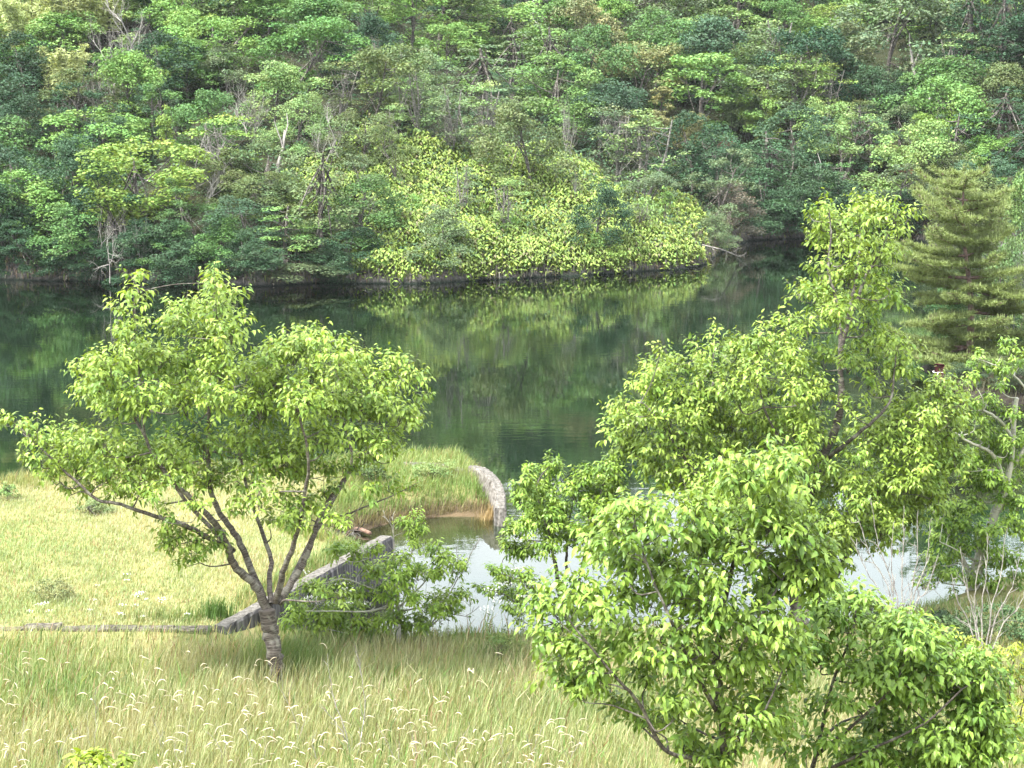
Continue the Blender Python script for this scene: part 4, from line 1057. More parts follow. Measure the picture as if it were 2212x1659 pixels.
GOLD = 2.399963
def near_tree(name, label, cat, base, limbs, lobes, leaf_len, seed, bark, r_trunk, depth=0.75, dens=26, extra=0.9, tone=(1, 1, 1), n_parts=300,
              shoot=(0.22, 0.42), droop=0.45, young=0.25, branches=True, twig_r=0.006, slim=1.0):
    """base: (u, v, d); limbs: list of ([(u, v, dd)...], r0, r1), the first is the trunk; lobes: (u, v, r_px[, dd])"""
    rng = np.random.default_rng(seed)
    d0 = base[2]; mpp = d0 / F_PX
    B = at(*base); B[2] = zn(B[0], B[1]) - 0.06
    root = thing(name, B, label, cat)
    root.rotation_euler = (0, 0, 0)
    # limbs
    nodes, nrad = [], []
    for li, (pts, r0, r1) in enumerate(limbs):
        if li: r0 *= slim
        P = [at(u, v, d0 + dd) for u, v, dd in pts]
        if li == 0: P[0] = B.copy() - np.array([0, 0, 0.1])
        P = spline(P, 6)
        P[1:-1] += rng.normal(0, r0 * 0.10, P[1:-1].shape)
        mb = MB(); tube(mb, P, r0, r1, 9 if r0 > 0.03 else 6, power=0.8, knobs=0.05, flare=0.35 if li == 0 else 0)
        link('trunk' if li == 0 else 'limb', mb.mesh('limb', bark, smooth=True, origin=B), root)
        t = np.linspace(0, 1, len(P)); nodes.append(P[len(P) // 3:] if li == 0 else P[2:]); nrad.append((r0 + (r1 - r0) * t)[len(P) // 3:] if li == 0 else (r0 + (r1 - r0) * t)[2:])
    N = np.concatenate(nodes); NR = np.concatenate(nrad)
    # lobes in depth
    us = np.array([l[0] for l in lobes], float); uc = (us.min() + us.max()) / 2; hw = (us.max() - us.min()) / 2 + 30
    full = []
    for l in lobes:
        u, v, r = l[:3]
        room = depth * hw * mpp * math.sqrt(max(0.04, 1 - ((u - uc) / hw) ** 2))
        if len(l) > 3: full.append((at(u, v, d0 + l[3]), r * mpp)); continue
        dd = rng.uniform(-1, 0.45) * room * 0.8
        full.append((at(u, v, d0 + dd), r * mpp))
        if rng.random() < extra and r > 38:
            full.append((at(u + rng.uniform(-18, 18), v + rng.uniform(-14, 18), d0 + rng.uniform(0.0, 1.0) * room), r * mpp * 0.95))
        if rng.random() < extra * 0.6 and r > 34:
            full.append((at(u + rng.uniform(-30, 30), v + rng.uniform(-12, 26), d0 + rng.uniform(-0.8, 0.6) * room), r * mpp * 0.8))
    tw = MB()
    pos, axis, upv, ln, tint = [], [], [], [], []
    centre = np.mean([c for c, r in full], axis=0)
    for c, r in full:
        # twig from the limb network to the lobe
        dist = np.linalg.norm(N - c, axis=1) + 0.7 * np.clip(N[:, 2] - c[2] + 0.15, 0, None) * 2
        k = int(np.argmin(dist)); s = N[k]
        low = c - np.array([0, 0, 0.45 * r])
        m = s * 0.45 + low * 0.55 + np.array([0, 0, -0.05 * np.linalg.norm(c - s)]) + rng.normal(0, 0.05, 3)
        path = spline([s, m, low, c], 4)
        rr = min(NR[k] * 0.6, 0.010 + 0.009 * np.linalg.norm(c - s))
        tube(tw, path, max(rr, twig_r), twig_r * 0.8, 5)
        N = np.vstack([N, path[4:]]); NR = np.concatenate([NR, np.linspace(rr, twig_r, len(path) - 4)])
        ns = max(4, int(dens * (r / leaf_len) ** 1.7))
        lobe_t = rng.normal(1, 0.10)
        out = unit(c - centre + np.array([0, 0, 0.4]))
        for q in range(ns):
            d = unit(rng.normal(0, 1, 3) + out * 0.5 + np.array([0, 0, 0.25]))
            st = c + d * np.array([1, 1, 0.8]) * r * rng.uniform(0.05, 0.62)
            e = unit(d * np.array([1, 1, 0.55]) + np.array([0, 0, rng.uniform(0.0, 0.7)]) + rng.normal(0, 0.25, 3))
            L = rng.uniform(*shoot) * (0.55 + 0.5 * r / 0.42)
            tip = st + e * L - np.array([0, 0, 0.06 * L])
            if q % 3 == 0:
                j = path[rng.integers(len(path) // 2, len(path))]
                tube(tw, spline([j, (j + st) / 2 - np.array([0, 0, 0.02]), st, tip], 2), twig_r * 0.8, twig_r * 0.35, 3)
            nl = int(rng.integers(6, 10))
            a0 = rng.random() * 6.283
            A1 = unit(np.cross(e, np.array([0.1, 0.05, 1.0]))); A2 = np.cross(A1, e)
            ty = rng.normal(1, 0.07)
            yg = rng.random() < young
            old = 0.72 if (not yg and rng.random() < 0.35) else 1.0
            for i in range(nl):
                f = (i + 0.6) / nl
                ang = a0 + i * GOLD
                rad = math.cos(ang) * A1 + math.sin(ang) * A2
                ax = unit(e * (0.35 + 0.5 * f) + rad * 0.9)
                ax = unit(np.array([ax[0], ax[1], ax[2] * 0.5 - droop * rng.uniform(-0.05, 1.1)]))
                pos.append(st + e * L * f + rad * 0.01)
                axis.append(ax)
                upv.append(np.array([0, 0, 1.0]) + rng.normal(0, 0.32, 3))
                ln.append(leaf_len * rng.uniform(0.55, 1.18) * (1 - 0.32 * max(0, f - 0.55) / 0.45))
                g = lobe_t * ty * rng.normal(1, 0.15)
                y = (0.35 + 0.65 * f) * (1.0 if yg else 0.25); g *= old
                tint.append((g * (1 + 0.22 * y) * (0.5 + 0.5 * old), g * (1 + 0.12 * y), g * (1 + 0.12 * y)))
    if len(tw.v): tag(link('twigs', tw.mesh('twigs', bark, smooth=True, origin=B), root), kind='stuff')
    pos, axis, upv, ln, tint = map(np.array, (pos, axis, upv, ln, tint))
    tint = np.clip(tint * np.array(tone), 0.2, 2.5)
    fr = leaf_frames(pos, axis, upv, ln)
    var = rng.integers(0, 3, len(pos))
    # the leaves that show largest become parts of their own
    pick = np.zeros(len(pos), bool)
    if n_parts:
        eye = np.array([0, 0, CAM_Z])
        mid = pos + fr[1] * ln[:, None] * 0.5
        to = mid - eye; dist = np.linalg.norm(to, axis=1)
        area = np.abs(np.sum(fr[3] * to, 1)) / dist * (ln / dist) ** 2
        u, v = proj(mid)
        area[(u < 5) | (u > 2207) | (v < 5) | (v > 1654)] = 0
        full_me = leaves_mesh(fr, var, tint, 'tmp', np.zeros(3))
        nv = len(full_me.vertices); co = np.empty(nv * 3, np.float32); full_me.vertices.foreach_get('co', co)
        tree = BVHTree.FromPolygons([Vector(p) for p in co.reshape(-1, 3)], [tuple(p.vertices) for p in full_me.polygons])
        bpy.data.meshes.remove(full_me)
        got = 0
        for k in np.argsort(-area)[:2600]:
            if area[k] <= 0 or got >= n_parts: break
            dv = Vector(eye - mid[k]).normalized()
            if tree.ray_cast(Vector(mid[k]) + dv * 0.02, dv, 12.0)[0] is None: pick[k] = True; got += 1
        for k in np.nonzero(pick)[0]:
            o = bpy.data.objects.new('leaf', LEAF_ME[var[k]]); COL.objects.link(o); o.parent = root
            M = Matrix.Identity(4); p = pos[k] - B
            for a in range(3):
                M[a][0] = fr[1][k][a] * ln[k]; M[a][1] = fr[2][k][a] * ln[k]; M[a][2] = fr[3][k][a] * ln[k]; M[a][3] = p[a]
            o.matrix_local = M
            o.color = (*tint[k], 1)
    rest = ~pick
    tag(link('leaves', leaves_mesh(tuple(x[rest] for x in fr), var[rest], tint[rest], 'leaves', B), root), kind='stuff')
    print(name, len(pos), 'leaves', int(pick.sum()), 'parts')
    return root

# --- left cherry tree
def fill_lobes(poly, n, r0, r1, seed):
    r_ = np.random.default_rng(seed); out = []
    us, vs = [q[0] for q in poly], [q[1] for q in poly]
    while len(out) < n:
        u, v = r_.uniform(min(us), max(us)), r_.uniform(min(vs), max(vs))
        if not inside(np.array([u]), np.array([v]), poly)[0]: continue
        if any((u - a) ** 2 + (v - b) ** 2 < (0.55 * r0) ** 2 for a, b, _ in out): continue
        out.append((u, v, r_.uniform(r0, r1)))
    return out
F1_POLY = [(1640, 1010), (1740, 1100), (1780, 1220), (1740, 1300), (1745, 1420), (1740, 1560), (1680, 1670), (1480, 1670), (1430, 1600), (1290, 1510), (1200, 1440), (1180, 1370), (1220, 1300), (1290, 1210), (1360, 1120), (1500, 1100)]
F2_POLY = [(1780, 1340), (1860, 1315), (1990, 1385), (2110, 1440), (2160, 1500), (2170, 1600), (2150, 1680), (1700, 1680), (1690, 1540), (1750, 1420)]
R_POLY = [(1660, 1040), (1760, 1020), (1960, 1020), (2030, 1060), (1960, 1130), (1900, 1180), (1840, 1220), (1760, 1220), (1680, 1180), (1560, 1110), (1420, 1050), (1500, 1020)]
near_tree('cherry_tree', 'spreading cherry tree with banded trunk standing alone on the left grass', 'tree', (603, 1505, 27.9),
  [([(603, 1505, 0), (599, 1455, 0), (592, 1405, 0), (583, 1360, 0), (577, 1318, 0)], 0.112, 0.135),
   ([(580, 1325, 0), (552, 1265, 0), (505, 1219, -.1), (479, 1150, -.3), (430, 1094, -.5), (374, 1038, -.7), (337, 989, -.8), (290, 900, -.8)], 0.105, 0.02),
   ([(472, 1175, -.2), (430, 1150, -.4), (389, 1131, -.6), (337, 1116, -.7), (262, 1090, -.8), (210, 1079, -.8), (165, 1040, -.8), (100, 980, -.8), (40, 920, -.8)], 0.055, 0.012),
   ([(574, 1310, 0), (531, 1201, .4), (505, 1150, .6), (470, 1100, .8), (453, 1045, .9), (449, 952, .9), (455, 820, .8), (462, 690, .7), (463, 600, .6)], 0.085, 0.012),
   ([(585, 1305, 0), (582, 1245, .3), (586, 1208, .5), (560, 1130, .9), (530, 1040, 1.3), (520, 930, 1.4), (560, 820, 1.4)], 0.06, 0.012),
   ([(596, 1300, 0), (615, 1226, -.3), (641, 1153, -.5), (660, 1060, -.8), (665, 980, -1.1), (640, 870, -1.2)], 0.075, 0.012),
   ([(600, 1300, 0), (644, 1237, .3), (670, 1179, .4), (696, 1106, .6), (740, 1040, .8), (790, 970, .9), (840, 870, .8)], 0.080, 0.012),
   ([(605, 1303, 0), (660, 1190, 1.0), (720, 1080, 1.6), (760, 980, 1.8), (700, 800, 1.5)], 0.06, 0.012),
   ([(690, 1120, .6), (750, 1110, .3), (800, 1090, .1), (839, 1075, 0), (880, 1055, 0)], 0.03, 0.008),
   ([(606, 1305, 0), (619, 1296, -.3), (677, 1300, -.5), (720, 1290, -.6)], 0.03, 0.008),
   ([(505, 1190, .3), (400, 1080, 1.2), (320, 960, 1.5), (300, 800, 1.2), (290, 640, .9)], 0.055, 0.010)],
  [(291, 600, 22), (290, 632, 28), (287, 672, 32), (292, 710, 36), (300, 745, 40),
   (462, 600, 22), (458, 632, 36), (470, 668, 46), (512, 650, 26), (518, 690, 24), (400, 668, 32), (375, 660, 20), (440, 712, 55), (500, 725, 45), (390, 705, 40), (460, 755, 50),
   (195, 782, 36), (240, 795, 48), (178, 810, 30), (215, 840, 48), (300, 790, 58), (345, 775, 48), (400, 800, 55), (470, 805, 50), (540, 800, 45), (590, 775, 45), (640, 760, 52), (690, 745, 42), (722, 728, 18), (735, 770, 42), (780, 785, 42), (845, 780, 36), (880, 815, 34), (905, 815, 20), (905, 865, 28), (820, 820, 50), (750, 820, 55), (670, 810, 58), (590, 830, 55),
   (255, 880, 55), (320, 870, 62), (400, 870, 62), (480, 865, 62), (560, 880, 62), (640, 870, 62), (720, 880, 62), (800, 880, 58), (860, 900, 46), (885, 925, 24),
   (35, 908, 26), (15, 915, 16), (80, 930, 38), (125, 955, 45), (90, 995, 34), (175, 950, 50), (165, 1010, 42), (225, 960, 55), (235, 1020, 48), (290, 980, 55), (300, 1040, 42), (365, 970, 55), (440, 960, 55), (520, 960, 55), (600, 960, 52), (680, 950, 55), (760, 945, 52), (825, 955, 42), (780, 990, 34), (850, 985, 20),
   (130, 1030, 26), (200, 1050, 30), (370, 1120, 24), (355, 1140, 26), (385, 1160, 36), (415, 1190, 36), (440, 1165, 36), (470, 1160, 28), (405, 1215, 20), (640, 1110, 40), (690, 1120, 34), (735, 1130, 26), (610, 1070, 34), (560, 1090, 28), (700, 1060, 30), (520, 1050, 34), (450, 1040, 30), (840, 1050, 30), (790, 1060, 26), (885, 1050, 18), (700, 1010, 34), (590, 1020, 34), (300, 1000, 48), (350, 1020, 42), (410, 1010, 46), (480, 1015, 42), (560, 1000, 46), (640, 1010, 44), (430, 1085, 30), (500, 1100, 28), (580, 1120, 28), (660, 1075, 30), (740, 1010, 36), (250, 1065, 28), (330, 1075, 30), (560, 1060, 34), (620, 990, 44), (150, 1060, 24), (105, 1015, 28), (730, 1285, 24, -.6), (700, 1275, 18, -.6)],
  0.118, 101, M_BARK, 0.12, depth=0.62, dens=4.3, extra=0.8, tone=(1.0, 1.0, 1.0), young=0.42, slim=0.8)

# --- tall cherry tree on the right
near_tree('cherry_tree', 'tall cherry tree with a high leafy spire on the right pond bank', 'tree', (1750, 1400, 30.6),
  [([(1750, 1400, 0), (1735, 1350, 0), (1718, 1305, 0), (1722, 1200, 0), (1740, 1100, 0), (1772, 1001, -.2), (1793, 956, -.3), (1814, 894, -.4)], 0.12, 0.065),
   ([(1814, 894, -.4), (1818, 830, -.5), (1816, 769, -.5), (1828, 711, -.5), (1850, 653, -.4), (1869, 600, -.3), (1895, 555, -.2), (1930, 480, -.1)], 0.062, 0.010),
   ([(1817, 760, -.5), (1815, 700, -.4), (1809, 653, -.4), (1790, 587, -.3), (1795, 500, -.2), (1790, 450, -.2)], 0.05, 0.010),
   ([(1830, 690, -.5), (1850, 600, -.2), (1858, 520, 0), (1865, 440, 0)], 0.04, 0.010),
   ([(1740, 1330, 0), (1771, 1278, .2), (1814, 1230, .4), (1850, 1150, .6), (1900, 1050, .8), (1960, 950, .9), (2040, 870, .9)], 0.08, 0.012),
   ([(1720, 1290, 0), (1680, 1245, -.3), (1632, 1203, -.4), (1560, 1100, -.6), (1480, 990, -.8), (1400, 880, -.8), (1360, 870, -.8)], 0.075, 0.012),
   ([(1728, 1180, 0), (1660, 1060, .5), (1600, 950, .8), (1540, 840, .9), (1545, 740, .9)], 0.06, 0.010),
   ([(1745, 1090, 0), (1700, 980, -.8), (1650, 880, -1.0), (1640, 780, -.9)], 0.05, 0.010),
   ([(1775, 1000, -.2), (1850, 940, -.8), (1920, 870, -.8), (1935, 770, -.7)], 0.05, 0.010),
   ([(1650, 1200, .3), (1500, 1080, 1.0), (1400, 1000, 1.2), (1340, 950, 1.0)], 0.045, 0.010)],
  [(1789, 452, 30), (1750, 462, 14), (1800, 485, 42), (1863, 442, 38), (1870, 478, 46), (1935, 458, 36), (1968, 460, 15), (1940, 498, 32), (1785, 529, 44), (1835, 542, 48), (1892, 542, 46), (1928, 558, 26), (1772, 587, 34), (1834, 600, 48), (1888, 592, 40), (1920, 622, 32), (1896, 642, 44), (1766, 641, 44), (1727, 636, 28), (1820, 660, 46), (1925, 660, 28), (1790, 690, 42), (1876, 695, 36), (1698, 690, 28), (1675, 706, 26), (1909, 722, 30), (1735, 715, 40),
   (1876, 752, 46), (1912, 742, 34), (1942, 755, 34), (1930, 795, 46), (1888, 792, 46), (1950, 805, 24), (1876, 828, 36), (1830, 790, 40), (1780, 770, 44), (1700, 745, 45),
   (1425, 762, 24), (1556, 722, 16), (1550, 742, 26), (1515, 755, 30), (1590, 758, 46), (1642, 755, 46), (1433, 800, 46), (1485, 795, 46), (1536, 800, 46), (1595, 810, 52), (1650, 800, 52), (1712, 790, 52), (1395, 830, 38), (1355, 876, 38), (1420, 852, 52), (1475, 850, 55), (1540, 850, 58), (1600, 860, 58), (1665, 850, 58), (1725, 850, 52), (1775, 850, 45),
   (1321, 943, 26), (1348, 915, 40), (1395, 915, 52), (1450, 910, 56), (1510, 905, 58), (1570, 910, 58), (1640, 910, 58), (1700, 910, 55), (1745, 910, 45), (1365, 960, 46), (1425, 965, 54), (1490, 960, 56), (1550, 970, 58), (1620, 965, 58), (1690, 965, 56), (1750, 960, 45), (1412, 1010, 45), (1470, 1015, 52), (1540, 1020, 55), (1610, 1030, 55), (1462, 1045, 42), (1528, 1060, 48), (1680, 1030, 52), (1745, 1030, 46),
   (2045, 838, 36), (2010, 855, 50), (1967, 880, 50), (1935, 910, 52), (1992, 912, 52), (2045, 900, 46), (2025, 950, 46), (1967, 958, 55), (1910, 960, 54), (1870, 935, 46), (2038, 995, 44), (1980, 1002, 52), (1917, 1010, 54), (1860, 1000, 52), (1820, 1035, 46), (1896, 1050, 54), (1960, 1045, 50), (2010, 1060, 42), (1850, 1080, 50), (1920, 1100, 46), (1970, 1090, 36), (1860, 1130, 46), (1800, 1110, 46), (1740, 1100, 46), (1900, 1150, 34), (1830, 1170, 36), (1770, 1160, 38), (1690, 1110, 44), (1640, 1100, 40), (1720, 1170, 30), (1790, 1195, 30), (1860, 1175, 24), (1745, 905, 34, -1.1), (1770, 950, 36, -1.2), (1735, 985, 36, -1.1), (1850, 985, 34, -1.0), (1780, 1010, 36, -1.2), (1840, 880, 30, -1.0)] + fill_lobes(R_POLY, 22, 34, 48, 7),
  0.118, 102, M_BARK_D, 0.13, depth=0.6, dens=3.6, extra=0.75, young=0.42)

# --- two nearer trees at the lower right
near_tree('cherry_tree', 'large leaved cherry tree cut off by the bottom edge right of the middle', 'tree', (1572, 1760, 15.0),
  [([(1572, 1760, 0), (1570, 1700, 0), (1566, 1630, 0), (1560, 1540, 0), (1545, 1440, .1)], 0.055, 0.035),
   ([(1545, 1440, .1), (1560, 1330, .2), (1590, 1200, .3), (1620, 1100, .3), (1640, 1010, .3)], 0.035, 0.008),
   ([(1568, 1660, 0), (1500, 1640, -.2), (1433, 1616, -.3), (1380, 1519, -.4), (1310, 1440, -.5), (1230, 1340, -.5)], 0.028, 0.007),
   ([(1562, 1560, 0), (1500, 1450, -.4), (1440, 1320, -.5), (1390, 1200, -.4), (1370, 1120, -.3)], 0.025, 0.007),
   ([(1550, 1470, 0), (1620, 1370, -.3), (1680, 1270, -.2), (1730, 1180, 0)], 0.022, 0.007),
   ([(1570, 1650, 0), (1640, 1560, -.4), (1690, 1450, -.4)], 0.02, 0.006)],
  [(1640, 1000, 36), (1700, 1030, 36), (1600, 1045, 44), (1660, 1070, 48), (1730, 1080, 32), (1585, 1010, 22),
   (1370, 1110, 42), (1330, 1160, 42), (1430, 1130, 50), (1500, 1115, 44), (1560, 1120, 44), (1640, 1130, 42), (1700, 1150, 36), (1775, 1190, 30), (1720, 1205, 50), (1785, 1225, 22),
   (1290, 1210, 32), (1350, 1220, 50), (1430, 1210, 54), (1520, 1200, 52), (1600, 1200, 46), (1660, 1235, 40), (1765, 1245, 30), (1245, 1262, 30), (1200, 1310, 42), (1290, 1310, 54), (1380, 1300, 54), (1470, 1280, 52), (1560, 1270, 42), (1640, 1290, 36),
   (1180, 1375, 34), (1255, 1390, 52), (1350, 1380, 50), (1430, 1370, 50), (1560, 1345, 50), (1640, 1350, 52), (1690, 1390, 45), (1510, 1390, 46), (1215, 1450, 44), (1300, 1455, 50), (1400, 1455, 48), (1510, 1450, 50), (1600, 1430, 58), (1680, 1440, 50), (1265, 1505, 30), (1345, 1520, 34), (1470, 1520, 46), (1560, 1520, 55), (1640, 1500, 48), (1480, 1590, 34), (1520, 1625, 42), (1490, 1650, 34), (1600, 1580, 40), (1660, 1560, 40), (1420, 1545, 26)] + fill_lobes(F1_POLY, 26, 30, 44, 5),
  0.100, 103, M_BARK_D, 0.05, depth=0.55, dens=7.0, extra=0.6, tone=(0.92, 0.97, 1.0), shoot=(0.24, 0.44), droop=0.55, twig_r=0.004, young=0.35)
near_tree('cherry_tree', 'dense cherry tree filling the lower right corner above dark thin stems', 'tree', (1735, 1745, 16.0),
  [([(1735, 1745, 0), (1725, 1690, 0), (1700, 1640, 0), (1685, 1590, 0), (1669, 1525, .1), (1700, 1450, .2)], 0.030, 0.012),
   ([(1738, 1735, 0), (1760, 1642, 0), (1777, 1562, 0), (1800, 1470, 0), (1840, 1370, 0), (1850, 1310, 0)], 0.028, 0.007),
   ([(1765, 1630, 0), (1850, 1560, -.3), (1930, 1480, -.4), (1970, 1390, -.3)], 0.02, 0.006),
   ([(1750, 1680, 0), (1880, 1620, -.4), (2000, 1560, -.5), (2090, 1480, -.4), (2130, 1470, -.3)], 0.022, 0.006),
   ([(1770, 1600, 0), (1820, 1560, .4), (1900, 1530, .5), (2000, 1450, .5)], 0.018, 0.006)],
  [(1780, 1335, 40), (1850, 1312, 42), (1835, 1372, 48), (1900, 1362, 50), (1968, 1372, 40), (2002, 1402, 40), (1930, 1430, 54), (2030, 1440, 48), (2095, 1440, 40), (2138, 1472, 30), (1860, 1450, 48), (1960, 1500, 56), (2060, 1510, 54), (2125, 1530, 40), (1830, 1520, 40), (1900, 1575, 48), (2000, 1590, 54), (2085, 1590, 48), (2140, 1600, 32), (1780, 1600, 34), (1860, 1630, 40), (1940, 1640, 44), (2020, 1645, 48), (1730, 1480, 34), (1750, 1400, 36), (2100, 1640, 40), (1720, 1560, 24), (1700, 1610, 26)] + fill_lobes(F2_POLY, 24, 30, 44, 6),
  0.102, 104, M_BARK_D, 0.03, depth=0.6, dens=7.5, extra=0.6, tone=(0.86, 0.95, 0.98), shoot=(0.24, 0.44), droop=0.6, twig_r=0.004, young=0.3)

# --- round tree on the pond bank
near_tree('cherry_tree', 'small round cherry tree with dark stems at the middle of the pond bank', 'tree', (1236, 1396, 30.7),
  [([(1236, 1396, 0), (1228, 1340, 0), (1212, 1294, 0), (1205, 1265, 0)], 0.06, 0.045),
   ([(1205, 1265, 0), (1202, 1230, 0), (1195, 1200, 0), (1180, 1130, 0), (1160, 1050, 0), (1195, 995, 0)], 0.04, 0.008),
   ([(1212, 1290, 0), (1222, 1240, .2), (1224, 1200, .3), (1230, 1120, .3), (1260, 1030, .2)], 0.035, 0.008),
   ([(1225, 1330, 0), (1250, 1260, -.2), (1260, 1208, -.3), (1280, 1120, -.3), (1315, 1010, -.2)], 0.035, 0.008),
   ([(1225, 1335, 0), (1180, 1300, -.4), (1140, 1260, -.5), (1085, 1240, -.5)], 0.025, 0.007),
   ([(1232, 1365, 0), (1180, 1340, -.3), (1130, 1320, -.4), (1100, 1290, -.4), (1060, 1275, -.4)], 0.022, 0.006)],
  [(1192, 995, 18), (1144, 1018, 25), (1195, 1022, 38), (1325, 992, 22), (1315, 1018, 36), (1256, 1033, 38), (1133, 1050, 33), (1181, 1058, 42), (1236, 1064, 42), (1291, 1058, 42), (1330, 1050, 30), (1124, 1084, 30), (1161, 1103, 38), (1212, 1106, 42), (1270, 1100, 42), (1318, 1098, 38), (1109, 1144, 30), (1144, 1138, 38), (1195, 1150, 40), (1243, 1152, 40), (1103, 1180, 28), (1140, 1190, 36), (1188, 1182, 34), (1297, 1140, 42), (1335, 1140, 34), (1290, 1180, 36), (1330, 1190, 30),
   (1077, 1232, 26), (1103, 1252, 32), (1045, 1272, 14), (1065, 1277, 22), (1109, 1287, 30), (1137, 1243, 28), (1113, 1314, 20), (1127, 1335, 16), (1160, 1265, 20), (1130, 1290, 24), (1345, 1095, 24)],
  0.105, 105, M_BARK_D, 0.06, depth=0.7, dens=6.5, extra=0.7, tone=(1.02, 1.06, 1.0), shoot=(0.15, 0.28), young=0.25)

# --- low shrubby tree before the wall
near_tree('cherry_sapling', 'low sprawling cherry sapling with pale dead top stem before the retaining wall', 'sapling', (862, 1396, 30.5),
  [([(862, 1396, 0), (860, 1340, 0), (858, 1300, 0), (860, 1277, 0)], 0.05, 0.035),
   ([(860, 1290, 0), (800, 1270, -.3), (740, 1250, -.4), (690, 1265, -.4)], 0.025, 0.007),
   ([(862, 1300, 0), (800, 1320, -.5), (730, 1320, -.7), (660, 1320, -.7)], 0.025, 0.007),
   ([(860, 1280, 0), (880, 1230, .1), (893, 1170, .2), (896, 1125, .2)], 0.025, 0.007),
   ([(864, 1310, 0), (910, 1265, 0), (950, 1220, .1), (975, 1215, .1)], 0.022, 0.006),
   ([(864, 1320, 0), (920, 1310, -.3), (980, 1290, -.3)], 0.02, 0.006),
   ([(858, 1290, 0), (800, 1240, .2), (760, 1195, .2)], 0.018, 0.006)],
  [(894, 1122, 20), (874, 1140, 24), (900, 1152, 30), (894, 1180, 22), (942, 1186, 22), (733, 1190, 26), (761, 1193, 30), (805, 1192, 24), (785, 1217, 22), (949, 1210, 30), (976, 1220, 30), (992, 1232, 18), (867, 1214, 30), (839, 1228, 30), (819, 1245, 34), (860, 1255, 36), (901, 1240, 34), (935, 1238, 34),
   (682, 1275, 34), (716, 1277, 34), (750, 1268, 30), (785, 1282, 32), (836, 1288, 36), (887, 1295, 34), (938, 1298, 34), (976, 1293, 32), (1000, 1288, 20), (655, 1323, 36), (690, 1322, 38), (730, 1320, 38), (770, 1313, 34), (692, 1350, 34), (737, 1346, 34), (778, 1347, 30), (640, 1300, 20), (853, 1330, 36), (894, 1337, 34), (932, 1323, 34), (966, 1320, 26), (870, 1360, 28), (908, 1358, 26), (802, 1358, 30), (830, 1340, 30)],
  0.105, 106, M_BARK_L, 0.05, depth=0.6, dens=6.0, extra=0.6, tone=(1.08, 1.1, 0.95), shoot=(0.15, 0.28), young=0.3)

# --- tree at the right edge with pale limbs
near_tree('cherry_tree', 'cherry tree with pale lichened limbs at the right edge over the pond', 'tree', (2096, 1330, 33.4),
  [([(2096, 1330, 0), (2098, 1290, 0), (2104, 1245, 0), (2125, 1180, 0), (2150, 1110, 0), (2176, 1040, 0)], 0.13, 0.075),
   ([(2176, 1045, 0), (2186, 980, 0), (2190, 920, 0), (2197, 860, 0)], 0.062, 0.04),
   ([(2170, 1050, 0), (2147, 984, -.2), (2094, 955, -.3), (2055, 930, -.3)], 0.055, 0.016),
   ([(2188, 950, 0), (2160, 908, -.2), (2123, 885, -.3)], 0.04, 0.02),
   ([(2100, 1250, 0), (2060, 1170, .2), (2026, 1116, .3), (1992, 1082, .3)], 0.06, 0.03),
   ([(2195, 1000, 0), (2240, 900, 0), (2200, 820, -.2), (2150, 790, -.3), (2110, 775, -.3)], 0.04, 0.008),
   ([(2112, 1215, 0), (2070, 1190, -.5), (2030, 1170, -.6)], 0.025, 0.008)],
  [(2173, 741, 14), (2180, 758, 22), (2115, 772, 16), (2100, 794, 16), (2147, 796, 24), (2102, 818, 18), (2173, 806, 22), (2160, 836, 15), (2205, 780, 20), (2094, 871, 20), (2131, 866, 16), (2107, 900, 24), (2081, 912, 20), (2134, 923, 28), (2115, 936, 32), (2160, 949, 28), (2134, 962, 30), (2178, 960, 28), (2089, 1002, 36), (2120, 1006, 36), (2160, 986, 30), (2196, 996, 28), (2094, 1028, 36), (2134, 1033, 36), (2120, 1054, 34), (2199, 1035, 28), (2160, 1054, 32),
   (2039, 1098, 28), (2066, 1104, 32), (2104, 1096, 34), (2165, 1087, 34), (2043, 1135, 32), (2080, 1135, 36), (2129, 1140, 36), (2178, 1128, 34), (2031, 1165, 28), (2068, 1172, 32), (2109, 1177, 30), (2153, 1189, 30), (2019, 1206, 28), (2056, 1201, 28), (2026, 1240, 28), (2060, 1240, 24), (1995, 1262, 22), (2068, 1287, 18), (2197, 1206, 30), (2202, 1275, 30), (2190, 1240, 28), (2180, 1310, 26), (2120, 1230, 22), (2150, 1260, 32), (2160, 1330, 30), (2205, 1350, 32), (2130, 1320, 26), (2200, 1090, 30), (2205, 1150, 30), (2140, 880, 26), (2185, 900, 28), (2205, 950, 30), (2150, 1210, 30), (2100, 1250, 24)],
  0.11, 107, M_BARK_L, 0.13, depth=0.55, dens=6.2, extra=0.7, tone=(0.98, 1.04, 1.0), shoot=(0.15, 0.30), young=0.25)

# --- yellow green shrub at the right edge and the sprig at the bottom edge
near_tree('leafy_shrub', 'yellow green small leaved shrub at the right edge below the bare grey bush', 'shrub', (2185, 1640, 24.5),
  [([(2185, 1640, 0), (2180, 1560, 0), (2182, 1480, 0), (2190, 1420, 0)], 0.02, 0.008), ([(2184, 1600, 0), (2150, 1510, 0), (2140, 1430, 0)], 0.015, 0.006), ([(2184, 1600, 0), (2210, 1520, 0), (2220, 1440, 0)], 0.015, 0.006)],
  [(2145, 1425, 30), (2185, 1412, 34), (2215, 1415, 30), (2160, 1455, 32), (2205, 1465, 36), (2180, 1500, 34), (2215, 1520, 34), (2190, 1560, 34), (2215, 1600, 34), (2120, 1410, 20), (2190, 1630, 30), (2030, 1355, 14), (2060, 1375, 18), (2100, 1390, 24), (2130, 1450, 30), (2150, 1490, 34), (2165, 1540, 34), (2180, 1580, 34), (2200, 1640, 34)],
  0.075, 108, M_BARK_D, 0.02, depth=0.6, dens=3.2, extra=0.6, tone=(1.35, 1.12, 0.9), shoot=(0.10, 0.2), droop=0.4, n_parts=120, young=0.6)
